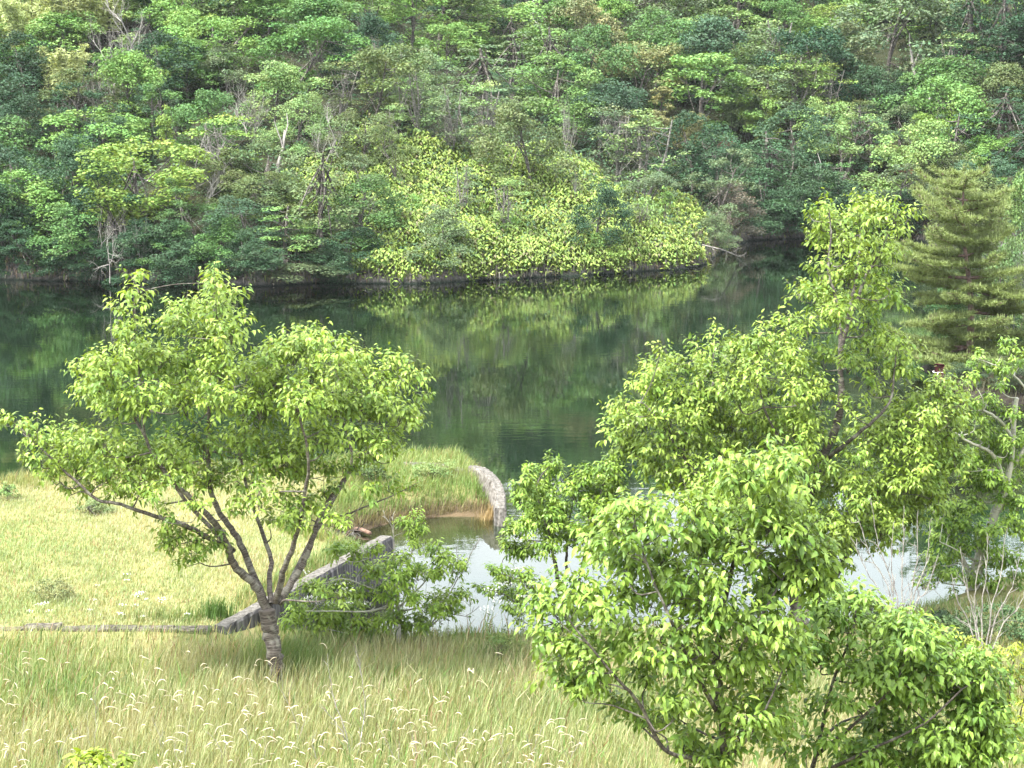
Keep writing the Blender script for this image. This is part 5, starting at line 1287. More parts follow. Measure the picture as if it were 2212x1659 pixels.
near_tree('leafy_sprig', 'yellow green leafy sprig poking up at the bottom edge on the left', 'sapling', (215, 1800, 20.0),
  [([(215, 1800, 0), (214, 1740, 0), (212, 1680, 0), (208, 1640, 0)], 0.014, 0.006), ([(214, 1740, 0), (180, 1690, 0), (168, 1645, 0)], 0.008, 0.004), ([(214, 1730, 0), (245, 1690, 0), (262, 1650, 0)], 0.008, 0.004)],
  [(168, 1648, 16), (205, 1640, 20), (225, 1648, 20), (262, 1652, 16), (240, 1680, 26), (185, 1685, 28), (210, 1720, 30)],
  0.15, 109, M_BARK_D, 0.02, depth=0.5, dens=6, extra=0.3, tone=(1.1, 1.05, 0.8), shoot=(0.10, 0.2), droop=0.35, n_parts=60, young=0.8)

# ------------------------------------------------------------------ pine and growth on the right peninsula
def pine(base, top, whorls, seed, label):
    rng = np.random.default_rng(seed)
    B = at(*base); B[2] = float(zf(B[0], B[1])) - 0.05
    root = thing('pine_tree', B, label, 'pine tree')
    T = at(top[0], top[1], base[2]); hgt = T[2] - B[2]
    mb = MB()
    trunk = spline([B - np.array([0, 0, .1]), B * .66 + T * .34 + np.array([.12, 0, 0]), B * .33 + T * .67 + np.array([-.05, .1, 0]), T], 6)
    tube(mb, trunk, 0.15, 0.02, 9, power=0.9, flare=0.3, knobs=0.06)
    link('trunk', mb.mesh('trunk', M_BARK_P, smooth=True, origin=B), root)
    tufts = []
    for (f, R, m) in whorls:
        i = min(int(f * (len(trunk) - 1)), len(trunk) - 2); c = trunk[i] + (trunk[i + 1] - trunk[i]) * (f * (len(trunk) - 1) - i)
        c = c + np.array([0, 0, 0])
        a0 = rng.random() * 6.283
        for k in range(m):
            if rng.random() < 0.06: continue
            a = a0 + k / m * 6.283 + rng.normal(0, 0.35); L = R * rng.uniform(0.5, 1.3)
            d = np.array([math.cos(a), math.sin(a), 0]); c = trunk[max(1, min(len(trunk) - 2, i + rng.integers(-1, 2)))]
            lift = rng.uniform(-0.25, 0.25) if f < 0.5 else rng.uniform(0.18, 0.52)
            pts = [c, c + d * L * .35 + np.array([0, 0, L * (lift * .2 - .03)]), c + d * L * .7 + np.array([0, 0, L * lift * .35]), c + d * L + np.array([0, 0, L * lift * .8 + 0.08])]
            P = spline(pts, 5)
            bm_ = MB(); tube(bm_, P, 0.028 + 0.012 * L, 0.010, 5)
            for t in np.linspace(0.18, 1.0, max(5, int(L * 9))):
                j = min(int(t * (len(P) - 1)), len(P) - 2); q = P[j]
                for s in (-1, 1):
                    sl = L * 0.36 * (1.15 - t) * rng.uniform(0.6, 1.2) + 0.12
                    sd = unit(np.array([-d[1], d[0], 0]) * s + d * 0.7 + np.array([0, 0, 0.22]))
                    e = q + sd * sl
                    tube(bm_, [q, e + np.array([0, 0, 0.05])], 0.009, 0.005, 3)
                    for g in np.linspace(0.2, 1.0, max(2, int(sl * 10))):
                        tufts.append((q + (e - q) * g + rng.normal(0, .03, 3), unit(sd + np.array([0, 0, 0.9]) + rng.normal(0, .25, 3)), 0.8 + 0.2 * g))
                tufts.append((q + np.array([0, 0, .04]), unit(d + np.array([0, 0, 1.0])), 1.0))
            link('branch', bm_.mesh('branch', M_BARK_P, smooth=True, origin=B), root)
    for k in range(26):
        tufts.append((T - np.array([0, 0, rng.uniform(0, .8)]) + rng.normal(0, .06, 3), unit(np.array([0, 0, 1.5]) + rng.normal(0, .5, 3)), 1.0))
    P = np.array([t[0] for t in tufts]); D = np.array([t[1] for t in tufts]); n = len(P)
    K = 14; V, Tn = [], []
    dirs = unit(D[:, None] * 0.75 + rng.normal(0, 0.62, (n, K, 3)))
    L = 0.17 * rng.uniform(0.7, 1.25, (n, K, 1))
    side = unit(np.cross(dirs, rng.normal(0, 1, (n, K, 3)))) * 0.011
    p0 = np.repeat(P[:, None], K, 1)
    V = np.stack([p0 - side, p0 + side, p0 + dirs * L + side * .3], 2).reshape(-1, 3)
    tone = rng.normal(1, 0.12, (n, 1)) * np.ones((n, 3))
    F = np.arange(n * K * 3).reshape(-1, 3)
    mb = MB(); mb.add(V, f3=F, tint=np.repeat(np.clip(tone, .5, 1.5), K * 3, 0))
    for k in range(n):                                # pale upright candles at the shoot ends
        if rng.random() < 0.16:
            h = rng.uniform(0.08, 0.2); q = P[k] + D[k] * 0.05
            tube(mb, [q, q + np.array([0, 0, h])], 0.011, 0.006, 3, tint=(1.9, 1.75, 2.2))
    tag(link('needles', mb.mesh('needles', M_NEEDLE, origin=B), root), kind='stuff')
    print('pine tufts', n)
    return root
pine((2092, 835, 63.5), (2082, 360), [(0.015, 1.9, 5), (0.05, 2.3, 6), (0.11, 2.3, 7), (0.19, 2.6, 7), (0.27, 2.7, 7), (0.35, 2.7, 7), (0.43, 2.6, 7), (0.51, 2.5, 7), (0.59, 2.3, 7), (0.67, 2.1, 6), (0.74, 1.75, 6), (0.80, 1.5, 6), (0.86, 1.25, 6), (0.91, 0.85, 6), (0.96, 0.45, 5)], 201,
     'tall olive green pine with tiered branches at the water on the right')
def pen_tree(kind, u, v, wpx, hpx, d, tone, label, which=0):
    c = at(u, v, d); x, y = c[0], c[1]; g = float(zf(x, y))
    tm, cm, w0, h0 = PROTO[kind][which]
    nm, cat = NAME[kind]
    root = thing(nm, (x, y, g - 0.05), label, cat)
    sc = d / F_PX; h = max(c[2] - g + 0.5 * hpx * sc, 0.3)
    root.scale = (wpx * sc / w0, wpx * sc / w0, h / h0); root.rotation_euler = (0, 0, random.uniform(0, 6.28))
    for q in tm: link('stem' if cm is None else 'trunk', q, root)
    if cm is not None:
        o = link('crown', cm, root); o.color = (*tone, 1)
pen_tree('broad', 2062, 650, 100, 90, 66.5, (0.07, 0.16, 0.06), 'dark green broadleaf sapling among the lower pine branches', 1)
pen_tree('broad', 2190, 560, 120, 130, 68, (0.12, 0.19, 0.07), 'green bushy tree at the right edge behind the pine', 2)
pen_tree('broad', 2215, 470, 170, 200, 70, (0.11, 0.19, 0.06), 'large green tree cut by the right edge behind the pine', 3)
pen_tree('layered', 2170, 640, 140, 120, 67.5, (0.13, 0.18, 0.06), 'olive shelved bush at the right edge between pine and bank', 1)
pen_tree('dense', 2185, 745, 110, 120, 66, (0.05, 0.10, 0.05), 'dark evergreen bush at the right edge beside the pine foot', 1)
pen_tree('bare', 2195, 600, 70, 230, 64.5, WH, 'white branched dead tree at the right edge beside the pine', 0)
pen_tree('bare_shrub', 2140, 690, 90, 60, 65.5, WH, 'pale pinkish twiggy shrub behind the lower pine branches', 1)
pen_tree('dense', 2040, 800, 90, 50, 64.5, (0.06, 0.11, 0.045), 'low dark bush on the shore under the pine', 2)
pen_tree('dense', 2130, 810, 120, 50, 62.5, (0.05, 0.09, 0.045), 'low dark bush on the shore right of the pine trunk', 0)

for k, (u, v, w, h, d, tn_) in enumerate([(2085, 806, 90, 60, 60.6, (0.05, 0.085, 0.04)), (2120, 816, 100, 60, 59.6, (0.04, 0.07, 0.035)), (2165, 816, 100, 66, 59.0, (0.06, 0.09, 0.04)), (2205, 812, 100, 76, 58.6, (0.05, 0.08, 0.04)), (2075, 790, 90, 60, 66.5, (0.07, 0.11, 0.05)), (2160, 770, 110, 70, 68.5, (0.06, 0.11, 0.05))]):
    pen_tree('dense', u, v, w, h, d, tn_, ['dark shore bush nearest the red post', 'darkest shore bush below the pine trunk', 'shore bush between the pine trunk and the picture edge', 'shore bush at the picture edge below the pine', 'bush behind the pine trunk on the peninsula', 'bush on the peninsula at the right behind the lower pine branches'][k], k % 3)
# red marker post with a white rope
P0 = at(2026, 842, 60.9); P0[2] = -0.15
post = thing('marker_post', P0, 'dark red round post with white rope in the water below the pine', 'post')
mb = MB(); V = []
prof = [(0.0, 0.165), (0.62, 0.165), (0.64, 0.185), (0.70, 0.185), (0.72, 0.165), (0.90, 0.165), (0.915, 0.20), (0.985, 0.20), (1.0, 0.17), (1.0, 0.0)]
for z, r in prof: V += [(r * math.cos(a), r * math.sin(a), z) for a in np.arange(14) / 14 * 6.2832]
F = [(i * 14 + a, i * 14 + (a + 1) % 14, (i + 1) * 14 + (a + 1) % 14, (i + 1) * 14 + a) for i in range(len(prof) - 1) for a in range(5)]
mb.add(V, f4=F)
link('drum', mb.mesh('drum', noise_mat('red_paint', [(0.35, (0.045, 0.012, 0.015)), (0.6, (0.075, 0.02, 0.024)), (0.75, (0.12, 0.05, 0.045))], 9, bump=0.2, dist=0.01)), post)
mb = MB()
tube(mb, [(0.19 * math.cos(a), 0.19 * math.sin(a), 0.74 + 0.012 * math.sin(3 * a)) for a in np.linspace(0, 6.4, 22)], 0.014, 0.014, 5)
tube(mb, spline([(-0.06, -0.19, 0.74), (-0.10, -0.22, 0.6), (-0.08, -0.21, 0.45), (-0.11, -0.22, 0.3)], 4), 0.013, 0.012, 5)
tube(mb, spline([(-0.06, -0.19, 0.74), (-0.02, -0.22, 0.66), (-0.03, -0.22, 0.55)], 4), 0.013, 0.01, 5)
link('rope', mb.mesh('rope', noise_mat('white_rope', [(0.3, (0.55, 0.53, 0.5)), (0.7, (0.75, 0.74, 0.7))], 30)), post)

# ------------------------------------------------------------------ bare bushes and dead stems near the camera
M_TWIG = bark_mat('grey_twig', (0.13, 0.12, 0.115), (0.33, 0.31, 0.30), 25, 0.3, 0.3)
def bare_bush(name, label, cat, base, stems, seed, r=0.014, depth=2, mat=None, group=None, spread=0.4, side=0.45):
    rng = np.random.default_rng(seed)
    B = at(*base); B[2] = zn(B[0], B[1]) - 0.05
    root = thing(name, B, label, cat, group)
    for pts in stems:
        P = spline([B + rng.normal(0, .04, 3) * np.array([1, 1, 0])] + [at(u, v, base[2] + dd) for u, v, dd in pts], 5)
        P[1:] += rng.normal(0, 0.008, P[1:].shape)
        mb = MB(); tube(mb, P, r, r * 0.25, 5)
        n = len(P)
        for i in range(int(n * 0.3), n):
            if rng.random() < 0.75:
                dd = unit((P[i] - P[i - 1]) / np.linalg.norm(P[i] - P[i - 1]) + rng.normal(0, spread, 3) + np.array([0, 0, .15]))
                bare_branches(mb, rng, P[i], dd, side * rng.uniform(0.35, 1.0) * (1.15 - i / n), r * 0.42, depth - 1, 0.45, 0.3, (1, 3), 3)
        link('stem', mb.mesh('stem', mat or M_TWIG, smooth=True, origin=B), root)
    return root
bare_bush('bare_bush', 'upright leafless grey bush in front of the bright pond on the right', 'bare bush', (1956, 1420, 27.5),
  [[(1930, 1280, 0), (1900, 1180, 0), (1880, 1070, 0)], [(1948, 1280, 0), (1952, 1180, 0), (1951, 1105, 0)], [(1968, 1280, 0), (1982, 1200, 0), (1981, 1112, 0)], [(1972, 1300, 0), (2000, 1220, 0), (2008, 1130, 0)], [(1920, 1320, 0), (1870, 1230, 0), (1845, 1170, 0)], [(1925, 1290, 0), (1880, 1200, 0), (1850, 1110, 0)], [(1940, 1310, .2), (1925, 1220, .3), (1930, 1130, .3)], [(1975, 1320, 0), (2005, 1270, 0), (2025, 1200, 0)]], 301, 0.017, 2)
bare_bush('bare_bush', 'wide leafless grey bush beside the pond at the right edge', 'bare bush', (2125, 1430, 28.0),
  [[(2105, 1340, 0), (2085, 1260, 0), (2075, 1190, 0)], [(2120, 1330, 0), (2130, 1240, 0), (2135, 1160, 0)], [(2140, 1330, 0), (2160, 1250, 0), (2172, 1150, 0)], [(2150, 1340, 0), (2185, 1270, 0), (2205, 1200, 0)], [(2095, 1350, 0), (2065, 1290, 0), (2055, 1240, 0)], [(2110, 1350, .3), (2105, 1290, .3), (2118, 1210, .3)], [(2160, 1360, 0), (2200, 1310, 0), (2220, 1260, 0)]], 302, 0.018, 2)
bare_bush('bare_sapling', 'tall thin leafless sapling with dark lower stem in the tall grass at the bottom', 'bare sapling', (765, 1690, 24.6),
  [[(752, 1600, 0), (722, 1510, 0), (708, 1420, 0)], [(772, 1630, 0), (788, 1530, 0), (780, 1450, 0), (768, 1400, 0)], [(762, 1640, 0), (738, 1580, 0), (690, 1520, 0)]], 303, 0.010, 2, side=0.5)
rngb = np.random.default_rng(304)
ORD = 'first second third fourth fifth sixth seventh eighth ninth tenth eleventh twelfth thirteenth fourteenth fifteenth last'.split()
for k, (u, v, h) in enumerate(sorted([(30, 1640, 80), (130, 1640, 70), (200, 1600, 110), (345, 1620, 70), (395, 1650, 95), (480, 1640, 60), (560, 1655, 80), (640, 1600, 130), (690, 1640, 60), (850, 1650, 80), (905, 1645, 70), (985, 1650, 80), (1090, 1655, 70), (1150, 1640, 90), (1230, 1650, 80), (620, 1500, 60)])):
    sd = rngb.choice([-1, 1])
    d = max(20.5, 3900 * 9.2 / (v + 45 - 200))
    bare_bush('dead_sapling', ORD[k] + ' pale dead forked stem from the left along the bottom grass', 'dead stem', (u, v + 40, d),
      [[(u + sd * rngb.uniform(0, 20), v - h * .4, 0), (u + sd * rngb.uniform(5, 45), v - h, 0)], [(u - sd * rngb.uniform(5, 30), v - h * .55, 0)]], 310 + k, 0.006, 2, side=0.25, group='dead stems in the tall grass')
# pale dead leader and side snag of the low sapling
bare_bush('dead_sapling', 'whitish dead stem rising out of the low cherry sapling', 'dead stem', (858, 1300, 30.8), [[(855, 1226, 0), (851, 1157, 0), (849, 1112, 0)], [(880, 1230, 0), (895, 1185, 0)], [(850, 1160, 0), (828, 1110, 0)]], 340, 0.016, 2, mat=M_DEAD, side=0.3)
bare_bush('dead_sapling', 'grey dead forked branch over the pond right of the low cherry sapling', 'dead stem', (905, 1340, 30.8), [[(973, 1277, 0), (1005, 1225, 0), (1020, 1190, 0), (1038, 1165, 0)], [(960, 1290, 0), (990, 1235, 0), (985, 1185, 0)], [(960, 1330, 0), (1005, 1330, 0), (1030, 1315, 0)]], 341, 0.016, 2, mat=M_DEAD, side=0.3)
# fallen branch at the bluff point
bf = at(1560, 540, 101); tip = on_z(1600, 556, 0.05)
mb = MB(); r_ = np.random.default_rng(12)
tube(mb, spline([bf + np.array([-1.0, 1.0, .2]), bf, tip], 5), 0.05, 0.015, 5)
for k in range(9):
    q = bf + (tip - bf) * r_.uniform(.2, 1); bare_branches(mb, r_, q, unit(r_.normal(0, .6, 3) + np.array([.5, -.2, .2])), .6, .012, 1, .5, .1)
o = link('fallen_branch', mb.mesh('fallen_branch', M_BARK_G, smooth=True, origin=bf)); o.location = bf
tag(o, 'greyish fallen branch dipping into the lake at the point of the bluff', 'branch')
# drift log, root clump, white stake
L0 = on_z(762, 1143, 0.05); L1 = on_z(800, 1152, 0.06)
mb = MB(); tube(mb, spline([L0, (L0 + L1) / 2 + np.array([0, 0, .03]), L1], 4), 0.055, 0.045, 8, knobs=.12)
o = link('drift_log', mb.mesh('drift_log', noise_mat('wet_wood', [(0.3, (0.10, 0.06, 0.045)), (0.65, (0.24, 0.16, 0.12))], 6, mapping=(1, 1, 6)), origin=L0)); o.location = L0
tag(o, 'short brown drift log at the muddy edge of the pond inlet', 'log')
r_ = np.random.default_rng(15); c = on_z(742, 1152, 0.12); mb = MB()
for k in range(60):
    bare_branches(mb, r_, c + r_.normal(0, .12, 3) * np.array([1.4, 1, .5]), unit(r_.normal(0, 1, 3) + np.array([0, -.4, -.2])), .28, .012, 1, .6, -.1)
o = link('root_clump', mb.mesh('root_clump', M_BARK_D, origin=c)); o.location = c
tag(o, 'dark tangled root clump at the muddy edge left of the drift log', 'roots')
c = at(861, 1384, 30.2); c[2] = zn(c[0], c[1])
stake = thing('stake', c, 'short white stake in the grass in front of the low cherry sapling', 'stake')
mb = MB()
for (z0, z1, w) in ((-0.1, 0.30, 0.04),):
    V = [(x, y, z) for z in (z0, z1) for x, y in ((-w, -.02), (w, -.02), (w, .02), (-w, .02))] + [(-.02, -.01, z1 + .03), (.02, -.01, z1 + .03), (.02, .01, z1 + .03), (-.02, .01, z1 + .03)]
    mb.add(V, f4=[(0, 1, 5, 4), (1, 2, 6, 5), (2, 3, 7, 6), (3, 0, 4, 7), (4, 5, 9, 8), (5, 6, 10, 9), (6, 7, 11, 10), (7, 4, 8, 11), (8, 9, 10, 11)])
link('board', mb.mesh('board', noise_mat('weathered_white', [(0.3, (0.25, 0.24, 0.22)), (0.7, (0.45, 0.44, 0.42))], 12)), stake)

# ------------------------------------------------------------------ grass
WALL_LINE = [(-5.3, 30.6), (-4.42, 31.9), (-3.55, 34.1), (-2.62, 36.75)]
def blades(x, y, ln, wd, tint, rng, lean=0.35, wind=(0.15, 0.0)):
    n = len(x)
    z = h_near(x, y)
    a = rng.random(n) * 6.283
    D = np.stack([np.cos(a), np.sin(a), np.zeros(n)], -1) * (lean * rng.uniform(0.1, 1.2, n))[:, None] + np.array([wind[0], wind[1], 0])
    S = np.stack([np.cos(a + 1.3), np.sin(a + 1.3), np.zeros(n)], -1) * wd[:, None]
    P = np.stack([x, y, z - 0.03], -1); up = np.array([0, 0, 1.0])
    m = P + up * (ln * 0.55)[:, None] + D * (ln * 0.28)[:, None]
    t = P + up * (ln * 0.93)[:, None] + D * (ln * 0.95)[:, None]
    V = np.stack([P - S, P + S, m - S * .8, m + S * .8, t], 1).reshape(-1, 3)
    c = (np.arange(n) * 5)[:, None]
    return V, c + np.array([[0, 1, 3, 2]]), c + np.array([[2, 3, 4]]), np.repeat(tint, 5, 0)
def tone_field(x, y, rng, straw, green, scale, seed, bias=0.5, contrast=2.2):
    f = np.clip((fbm(x * scale, y * scale, seed) - 0.47) * contrast + bias + rng.normal(0, .34, len(x)), 0, 1)[:, None]
    c = (np.array(green) * (1 - f) + np.array(straw) * f) * rng.normal(1, .18, (len(x), 1))
    rust = (rng.random(len(x)) < 0.10 * contrast * np.clip(fbm(x * .8, y * .8, seed + 9) - 0.25, 0, 1))[:, None]
    return np.where(rust, np.array((0.30, 0.20, 0.125)) * rng.normal(1, .2, (len(x), 1)), c)
rng = np.random.default_rng(401)
n = 172000
y = 19.5 + 13.2 * rng.random(n) ** 0.9; x = rng.uniform(-0.37, 0.42, n) * y
s = sdist(x, y, NEAR_LAND)
keep = (s > 0.12) & ~((y > 30.75) & (x < -4.6)) & ~((x < -2.6) & (x > -5.3) & (y > 30.6 + (x + 5.3) * 2.0))
x, y = x[keep], y[keep]
ln = rng.uniform(0.18, 0.46, len(x)) * (0.65 + 0.7 * fbm(x * .5, y * .5, 51)); ln *= np.where(y < 23, 0.8, 1.0)
ln = np.where(y > 29.6, ln * 0.55, ln)
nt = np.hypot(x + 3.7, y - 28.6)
tn = tone_field(x, y, rng, (0.32, 0.325, 0.185), (0.15, 0.235, 0.078), 0.55, 61, 0.45)
dry = (sstep(27.5, 24.5, y) * 0.55 * (rng.random(len(x)) < .7))[:, None]
tn = tn * (1 - dry) + np.array((0.34, 0.34, 0.18)) * rng.normal(1, .15, (len(x), 1)) * dry
near_t = np.exp(-(nt / 0.7) ** 2)[:, None]                  # contact shade round the trunk foot, put into darker, longer blades
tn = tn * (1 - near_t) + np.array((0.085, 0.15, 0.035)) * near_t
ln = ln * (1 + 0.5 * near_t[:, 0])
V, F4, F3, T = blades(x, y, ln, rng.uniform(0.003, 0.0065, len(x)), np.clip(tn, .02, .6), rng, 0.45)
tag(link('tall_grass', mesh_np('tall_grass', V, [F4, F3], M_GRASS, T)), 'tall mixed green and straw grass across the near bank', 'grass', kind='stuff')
n = 170000
y = rng.uniform(30.6, 46.5, n); x = rng.uniform(-0.34, 0.0, n) * y
s = sdist(x, y, NEAR_LAND)
keep = (s > 0.02) & ((x < -4.62) & (y > 30.95) | (x > -4.62) & (y > 32.0)) & ~((x >= -5.2) & (y < 31.2 + (x + 4.95) * 2.35) & (y < 37))
x, y, s = x[keep], y[keep], s[keep]
ln = rng.uniform(0.06, 0.17, len(x)) * (0.6 + 0.8 * fbm(x * .4, y * .4, 52))
spit = (x > -4.5) & (y > 37.5)
ln = np.where(spit, ln * 1.9, ln); ln = np.where(s < 1.0, np.maximum(ln, rng.uniform(.12, .42, len(x))), ln)
tn = tone_field(x, y, rng, (0.345, 0.35, 0.205), (0.195, 0.275, 0.11), 0.28, 62, 0.60, 2.6)
tn = np.where(spit[:, None], tone_field(x, y, rng, (0.27, 0.28, 0.12), (0.135, 0.22, 0.06), 0.6, 63, 0.32), tn)
tn = np.where(((s < 1.0) & ~spit)[:, None], tone_field(x, y, rng, (0.36, 0.32, 0.15), (0.13, 0.21, 0.07), 0.7, 64, 0.3), tn)
edge = (spit & (s < 0.22))[:, None]
tn = np.where(edge, np.array((0.19, 0.175, 0.09)) * rng.normal(1, .2, (len(x), 1)), tn)
V, F4, F3, T = blades(x, y, ln, rng.uniform(0.004, 0.009, len(x)), np.clip(tn, .02, .6), rng, 0.6)
tag(link('meadow_grass', mesh_np('meadow_grass', V, [F4, F3], M_GRASS, T)), 'short pale dry meadow grass beyond the kerb', 'grass', kind='stuff')

rng = np.random.default_rng(409); n = 9000
y = rng.uniform(22.5, 31.5, n); x = rng.uniform(-0.335, 0.335, n) * y
k_ = (sdist(x, y, NEAR_LAND) > 0.2) & ~((y > 30.4) & (x < -2.6)) & (fbm(x * .7, y * .7, 81) > rng.uniform(.2, .75, n))
x, y = x[k_], y[k_]
pal = np.array([(0.06, 0.12, 0.03), (0.10, 0.19, 0.045), (0.38, 0.36, 0.22), (0.24, 0.30, 0.10), (0.20, 0.14, 0.085)])
V, F4, F3, T = blades(x, y, rng.uniform(0.2, 0.55, len(x)), rng.uniform(0.006, 0.013, len(x)), pal[rng.integers(0, 5, len(x))] * rng.normal(1, .15, (len(x), 1)), rng, 0.8)
tag(link('mixed_weeds', mesh_np('mixed_weeds', V, [F4, F3], M_GRASS, T)), 'broad leaved weeds and dead blades mixed into the tall grass', 'weeds', kind='stuff')
# white seed plumes nodding over the tall grass
rng = np.random.default_rng(402); mb = MB()
cand = 0; made = 0
while made < 430 and cand < 9000:
    cand += 1
    u, v = rng.uniform(-20, 1260), 1420 + 270 * rng.random() ** 0.8
    if fbm(np.array([u / 130]), np.array([v / 60]), 71)[0] < 0.44: continue
    if v < 1500 and rng.random() < 0.35: continue
    p = on_z(u, v, 1.1); g = zn(p[0], p[1])
    h = rng.uniform(0.30, 0.66); sgn = 1 if rng.random() < 0.68 else -1
    base = np.array([p[0], p[1], g]); top = base + np.array([rng.normal(0, .05), rng.normal(0, .05), h])
    tube(mb, spline([base, (base + top) / 2 + rng.normal(0, .015, 3), top], 2), 0.0022, 0.0018, 3, tint=(0.35, 0.34, 0.2))
    L = rng.uniform(0.05, 0.19); a = rng.normal(0, 0.8); wv_ = rng.uniform(0.6, 1.05); dx = np.array([sgn * math.cos(a), math.sin(a), 0])
    el = rng.uniform(0.05, 0.8) if rng.random() < 0.7 else rng.uniform(0.9, 2.2)
    pts = [top + dx * L * t * (0.75 + .25 * t) + np.array([0, 0, L * (el * t - (0.35 + el * .6) * t * t)]) for t in np.linspace(0, 1, 5)]
    P = np.array(pts)
    tube(mb, P[:3], 0.0035, 0.0078 * wv_, 4, tint=(wv_, wv_, wv_ * .95)); tube(mb, P[2:], 0.0078 * wv_, 0.002, 4, tint=(wv_, wv_, wv_ * .95))
    made += 1
tag(link('grass_plumes', mb.mesh('grass_plumes', M_PLUME)), 'white nodding seed plumes over the tall grass', 'grass plumes', kind='stuff')

# wildflowers: four shapes, copied
M_PETAL = noise_mat('white_petal', [(0.3, (0.68, 0.68, 0.66)), (0.7, (0.82, 0.82, 0.80))], 40, bump=0)
M_STEM = leaf_mat('flower_stem', (0.13, 0.19, 0.06), 0.1)
FLOWER = []
for k in range(4):
    r_ = np.random.default_rng(500 + k); st, hd = MB(), MB(); h = 0.42 + 0.1 * k
    tops = []
    tube(st, [(0, 0, -0.05), (r_.normal(0, .02), r_.normal(0, .02), h * .55), (r_.normal(0, .03), r_.normal(0, .03), h)], 0.004, 0.0025, 4)
    for q in range(9):
        a = q * GOLD; rr = 0.018 * math.sqrt(q); tp = np.array([rr * 1.9 * math.cos(a), rr * 1.9 * math.sin(a), h + 0.045 - rr * .25])
        tube(st, [(0, 0, h - 0.04), tp], 0.0018, 0.0012, 3)
        for w in range(4):
            c = tp + r_.normal(0, .006, 3); nn = unit(r_.normal(0, .5, 3) + np.array([0, -.2, 1]))
            V, F, T = leaf_quads(c[None], nn[None], 0.018, .9, r_, np.ones((1, 3))); hd.add(V, f4=F)
    for q in range(6):
        z = h * r_.uniform(.1, .7); a = r_.random() * 6.28; c = np.array([0.03 * math.cos(a), 0.03 * math.sin(a), z])
        V, F, T = leaf_quads(c[None], unit(np.array([math.cos(a), math.sin(a), .8]))[None], 0.08, .25, r_, np.ones((1, 3))); st.add(V, f4=F)
    FLOWER.append((st.mesh('flower_stem', M_STEM), hd.mesh('flower_head', M_PETAL)))
rng = np.random.default_rng(403)
spots = [(rng.uniform(-10, 420), rng.normal(1345, 18), 'wall') for _ in range(16)] + [(rng.normal(245, 40), rng.normal(1310, 18), 'mid') for _ in range(5)] + [(rng.uniform(640, 1110), rng.uniform(1372, 1400), 'pond') for _ in range(16)] + [(rng.uniform(1040, 1150), rng.uniform(1375, 1395), 'pond') for _ in range(8)]
FLAB = {'wall': ('white umbel wildflower in the meadow just behind the kerb', 'wildflowers behind the kerb'), 'mid': ('white umbel wildflower in the meadow above the left kerb', 'wildflowers in the open meadow'), 'pond': ('white umbel wildflower on the bank at the bright pond', 'wildflowers on the pond bank')}
for (u, v, zone) in spots:
    p = on_z(u, v, 0.65)
    g = zn(p[0], p[1])
    if g < 0.3: continue
    st, hd = FLOWER[rng.integers(0, 4)]
    root = thing('wildflower', (p[0], p[1], g), FLAB[zone][0], 'flower', FLAB[zone][1])
    s_ = rng.uniform(0.9, 1.6) if zone == 'pond' else rng.uniform(0.55, 0.95); root.scale = (s_, s_, s_ * (0.75 if zone != 'pond' else 1.1)); root.rotation_euler = (rng.normal(0, .12), rng.normal(0, .12), rng.random() * 6.28)
    link('stem', st, root); link('flower_head', hd, root)

# weeds, tussocks, low bushes in the meadow and on the bank
def tussock(name, label, cat, u, v, d, n, h, spread, tint, seed, wd=0.008, lean=0.35, wet=False):
    r_ = np.random.default_rng(seed); c = at(u, v, d)
    x = c[0] + r_.normal(0, spread, n); y_ = c[1] + r_.normal(0, spread * .7, n)
    V, F4, F3, T = blades(x, y_, r_.uniform(.5, 1.1, n) * h, r_.uniform(.6, 1.2, n) * wd, np.clip(np.array(tint)[None] * r_.normal(1, .18, (n, 1)), .01, .7), r_, lean)
    o = np.array([c[0], c[1], zn(c[0], c[1])])
    if wet: V[:, 2] += np.repeat(np.maximum(zf(x, y_), 0.1), 5) - np.repeat(h_near(x, y_), 5); o[2] = float(zf(c[0], c[1]))
    ob = link(name, mesh_np(name, V - o, [F4, F3], M_GRASS, T)); ob.location = o
    return tag(ob, label, cat)
tussock('reed_tuft', 'tall dark green reed tuft behind the kerb near the retaining wall', 'reeds', 468, 1355, 31.7, 260, 0.52, 0.16, (0.085, 0.16, 0.045), 601)
tussock('reed_tuft', 'thin reed tuft behind the kerb left of the tall dark reed tuft', 'reeds', 385, 1365, 31.5, 190, 0.36, 0.28, (0.11, 0.17, 0.05), 602, 0.006)
tussock('reed_tuft', 'small sparse reed tuft behind the kerb farthest from the wall', 'reeds', 320, 1368, 31.4, 90, 0.34, 0.2, (0.13, 0.18, 0.06), 603, 0.006)
tussock('grass_tussock', 'dark green grass tussock coloured as shade at the foot of the lone cherry trunk', 'grass tussock', 640, 1478, 28.3, 420, 0.42, 0.28, (0.085, 0.15, 0.04), 604, 0.006, 0.5)  # dark blades added beside the trunk as its contact shade
tussock('grass_tussock', 'tall pale grass tussock on the left lakeshore by white flowers', 'grass tussock', 60, 1076, 42.5, 160, 0.55, 0.35, (0.22, 0.26, 0.10), 605, 0.007)
tussock('grass_tussock', 'second pale grass tussock farther right on the left lakeshore', 'grass tussock', 150, 1066, 43.2, 160, 0.6, 0.5, (0.24, 0.26, 0.12), 606, 0.007)
tussock('grass_tussock', 'dry golden grass tussock against the curved wall on the spit', 'grass tussock', 1050, 1090, 41.8, 260, 0.5, 0.14, (0.36, 0.28, 0.15), 607, 0.006)
tussock('grass_tussock', 'tall grass tussock on the spit beside the square concrete block', 'grass tussock', 985, 1035, 43.6, 150, 0.6, 0.25, (0.20, 0.24, 0.09), 608, 0.006)
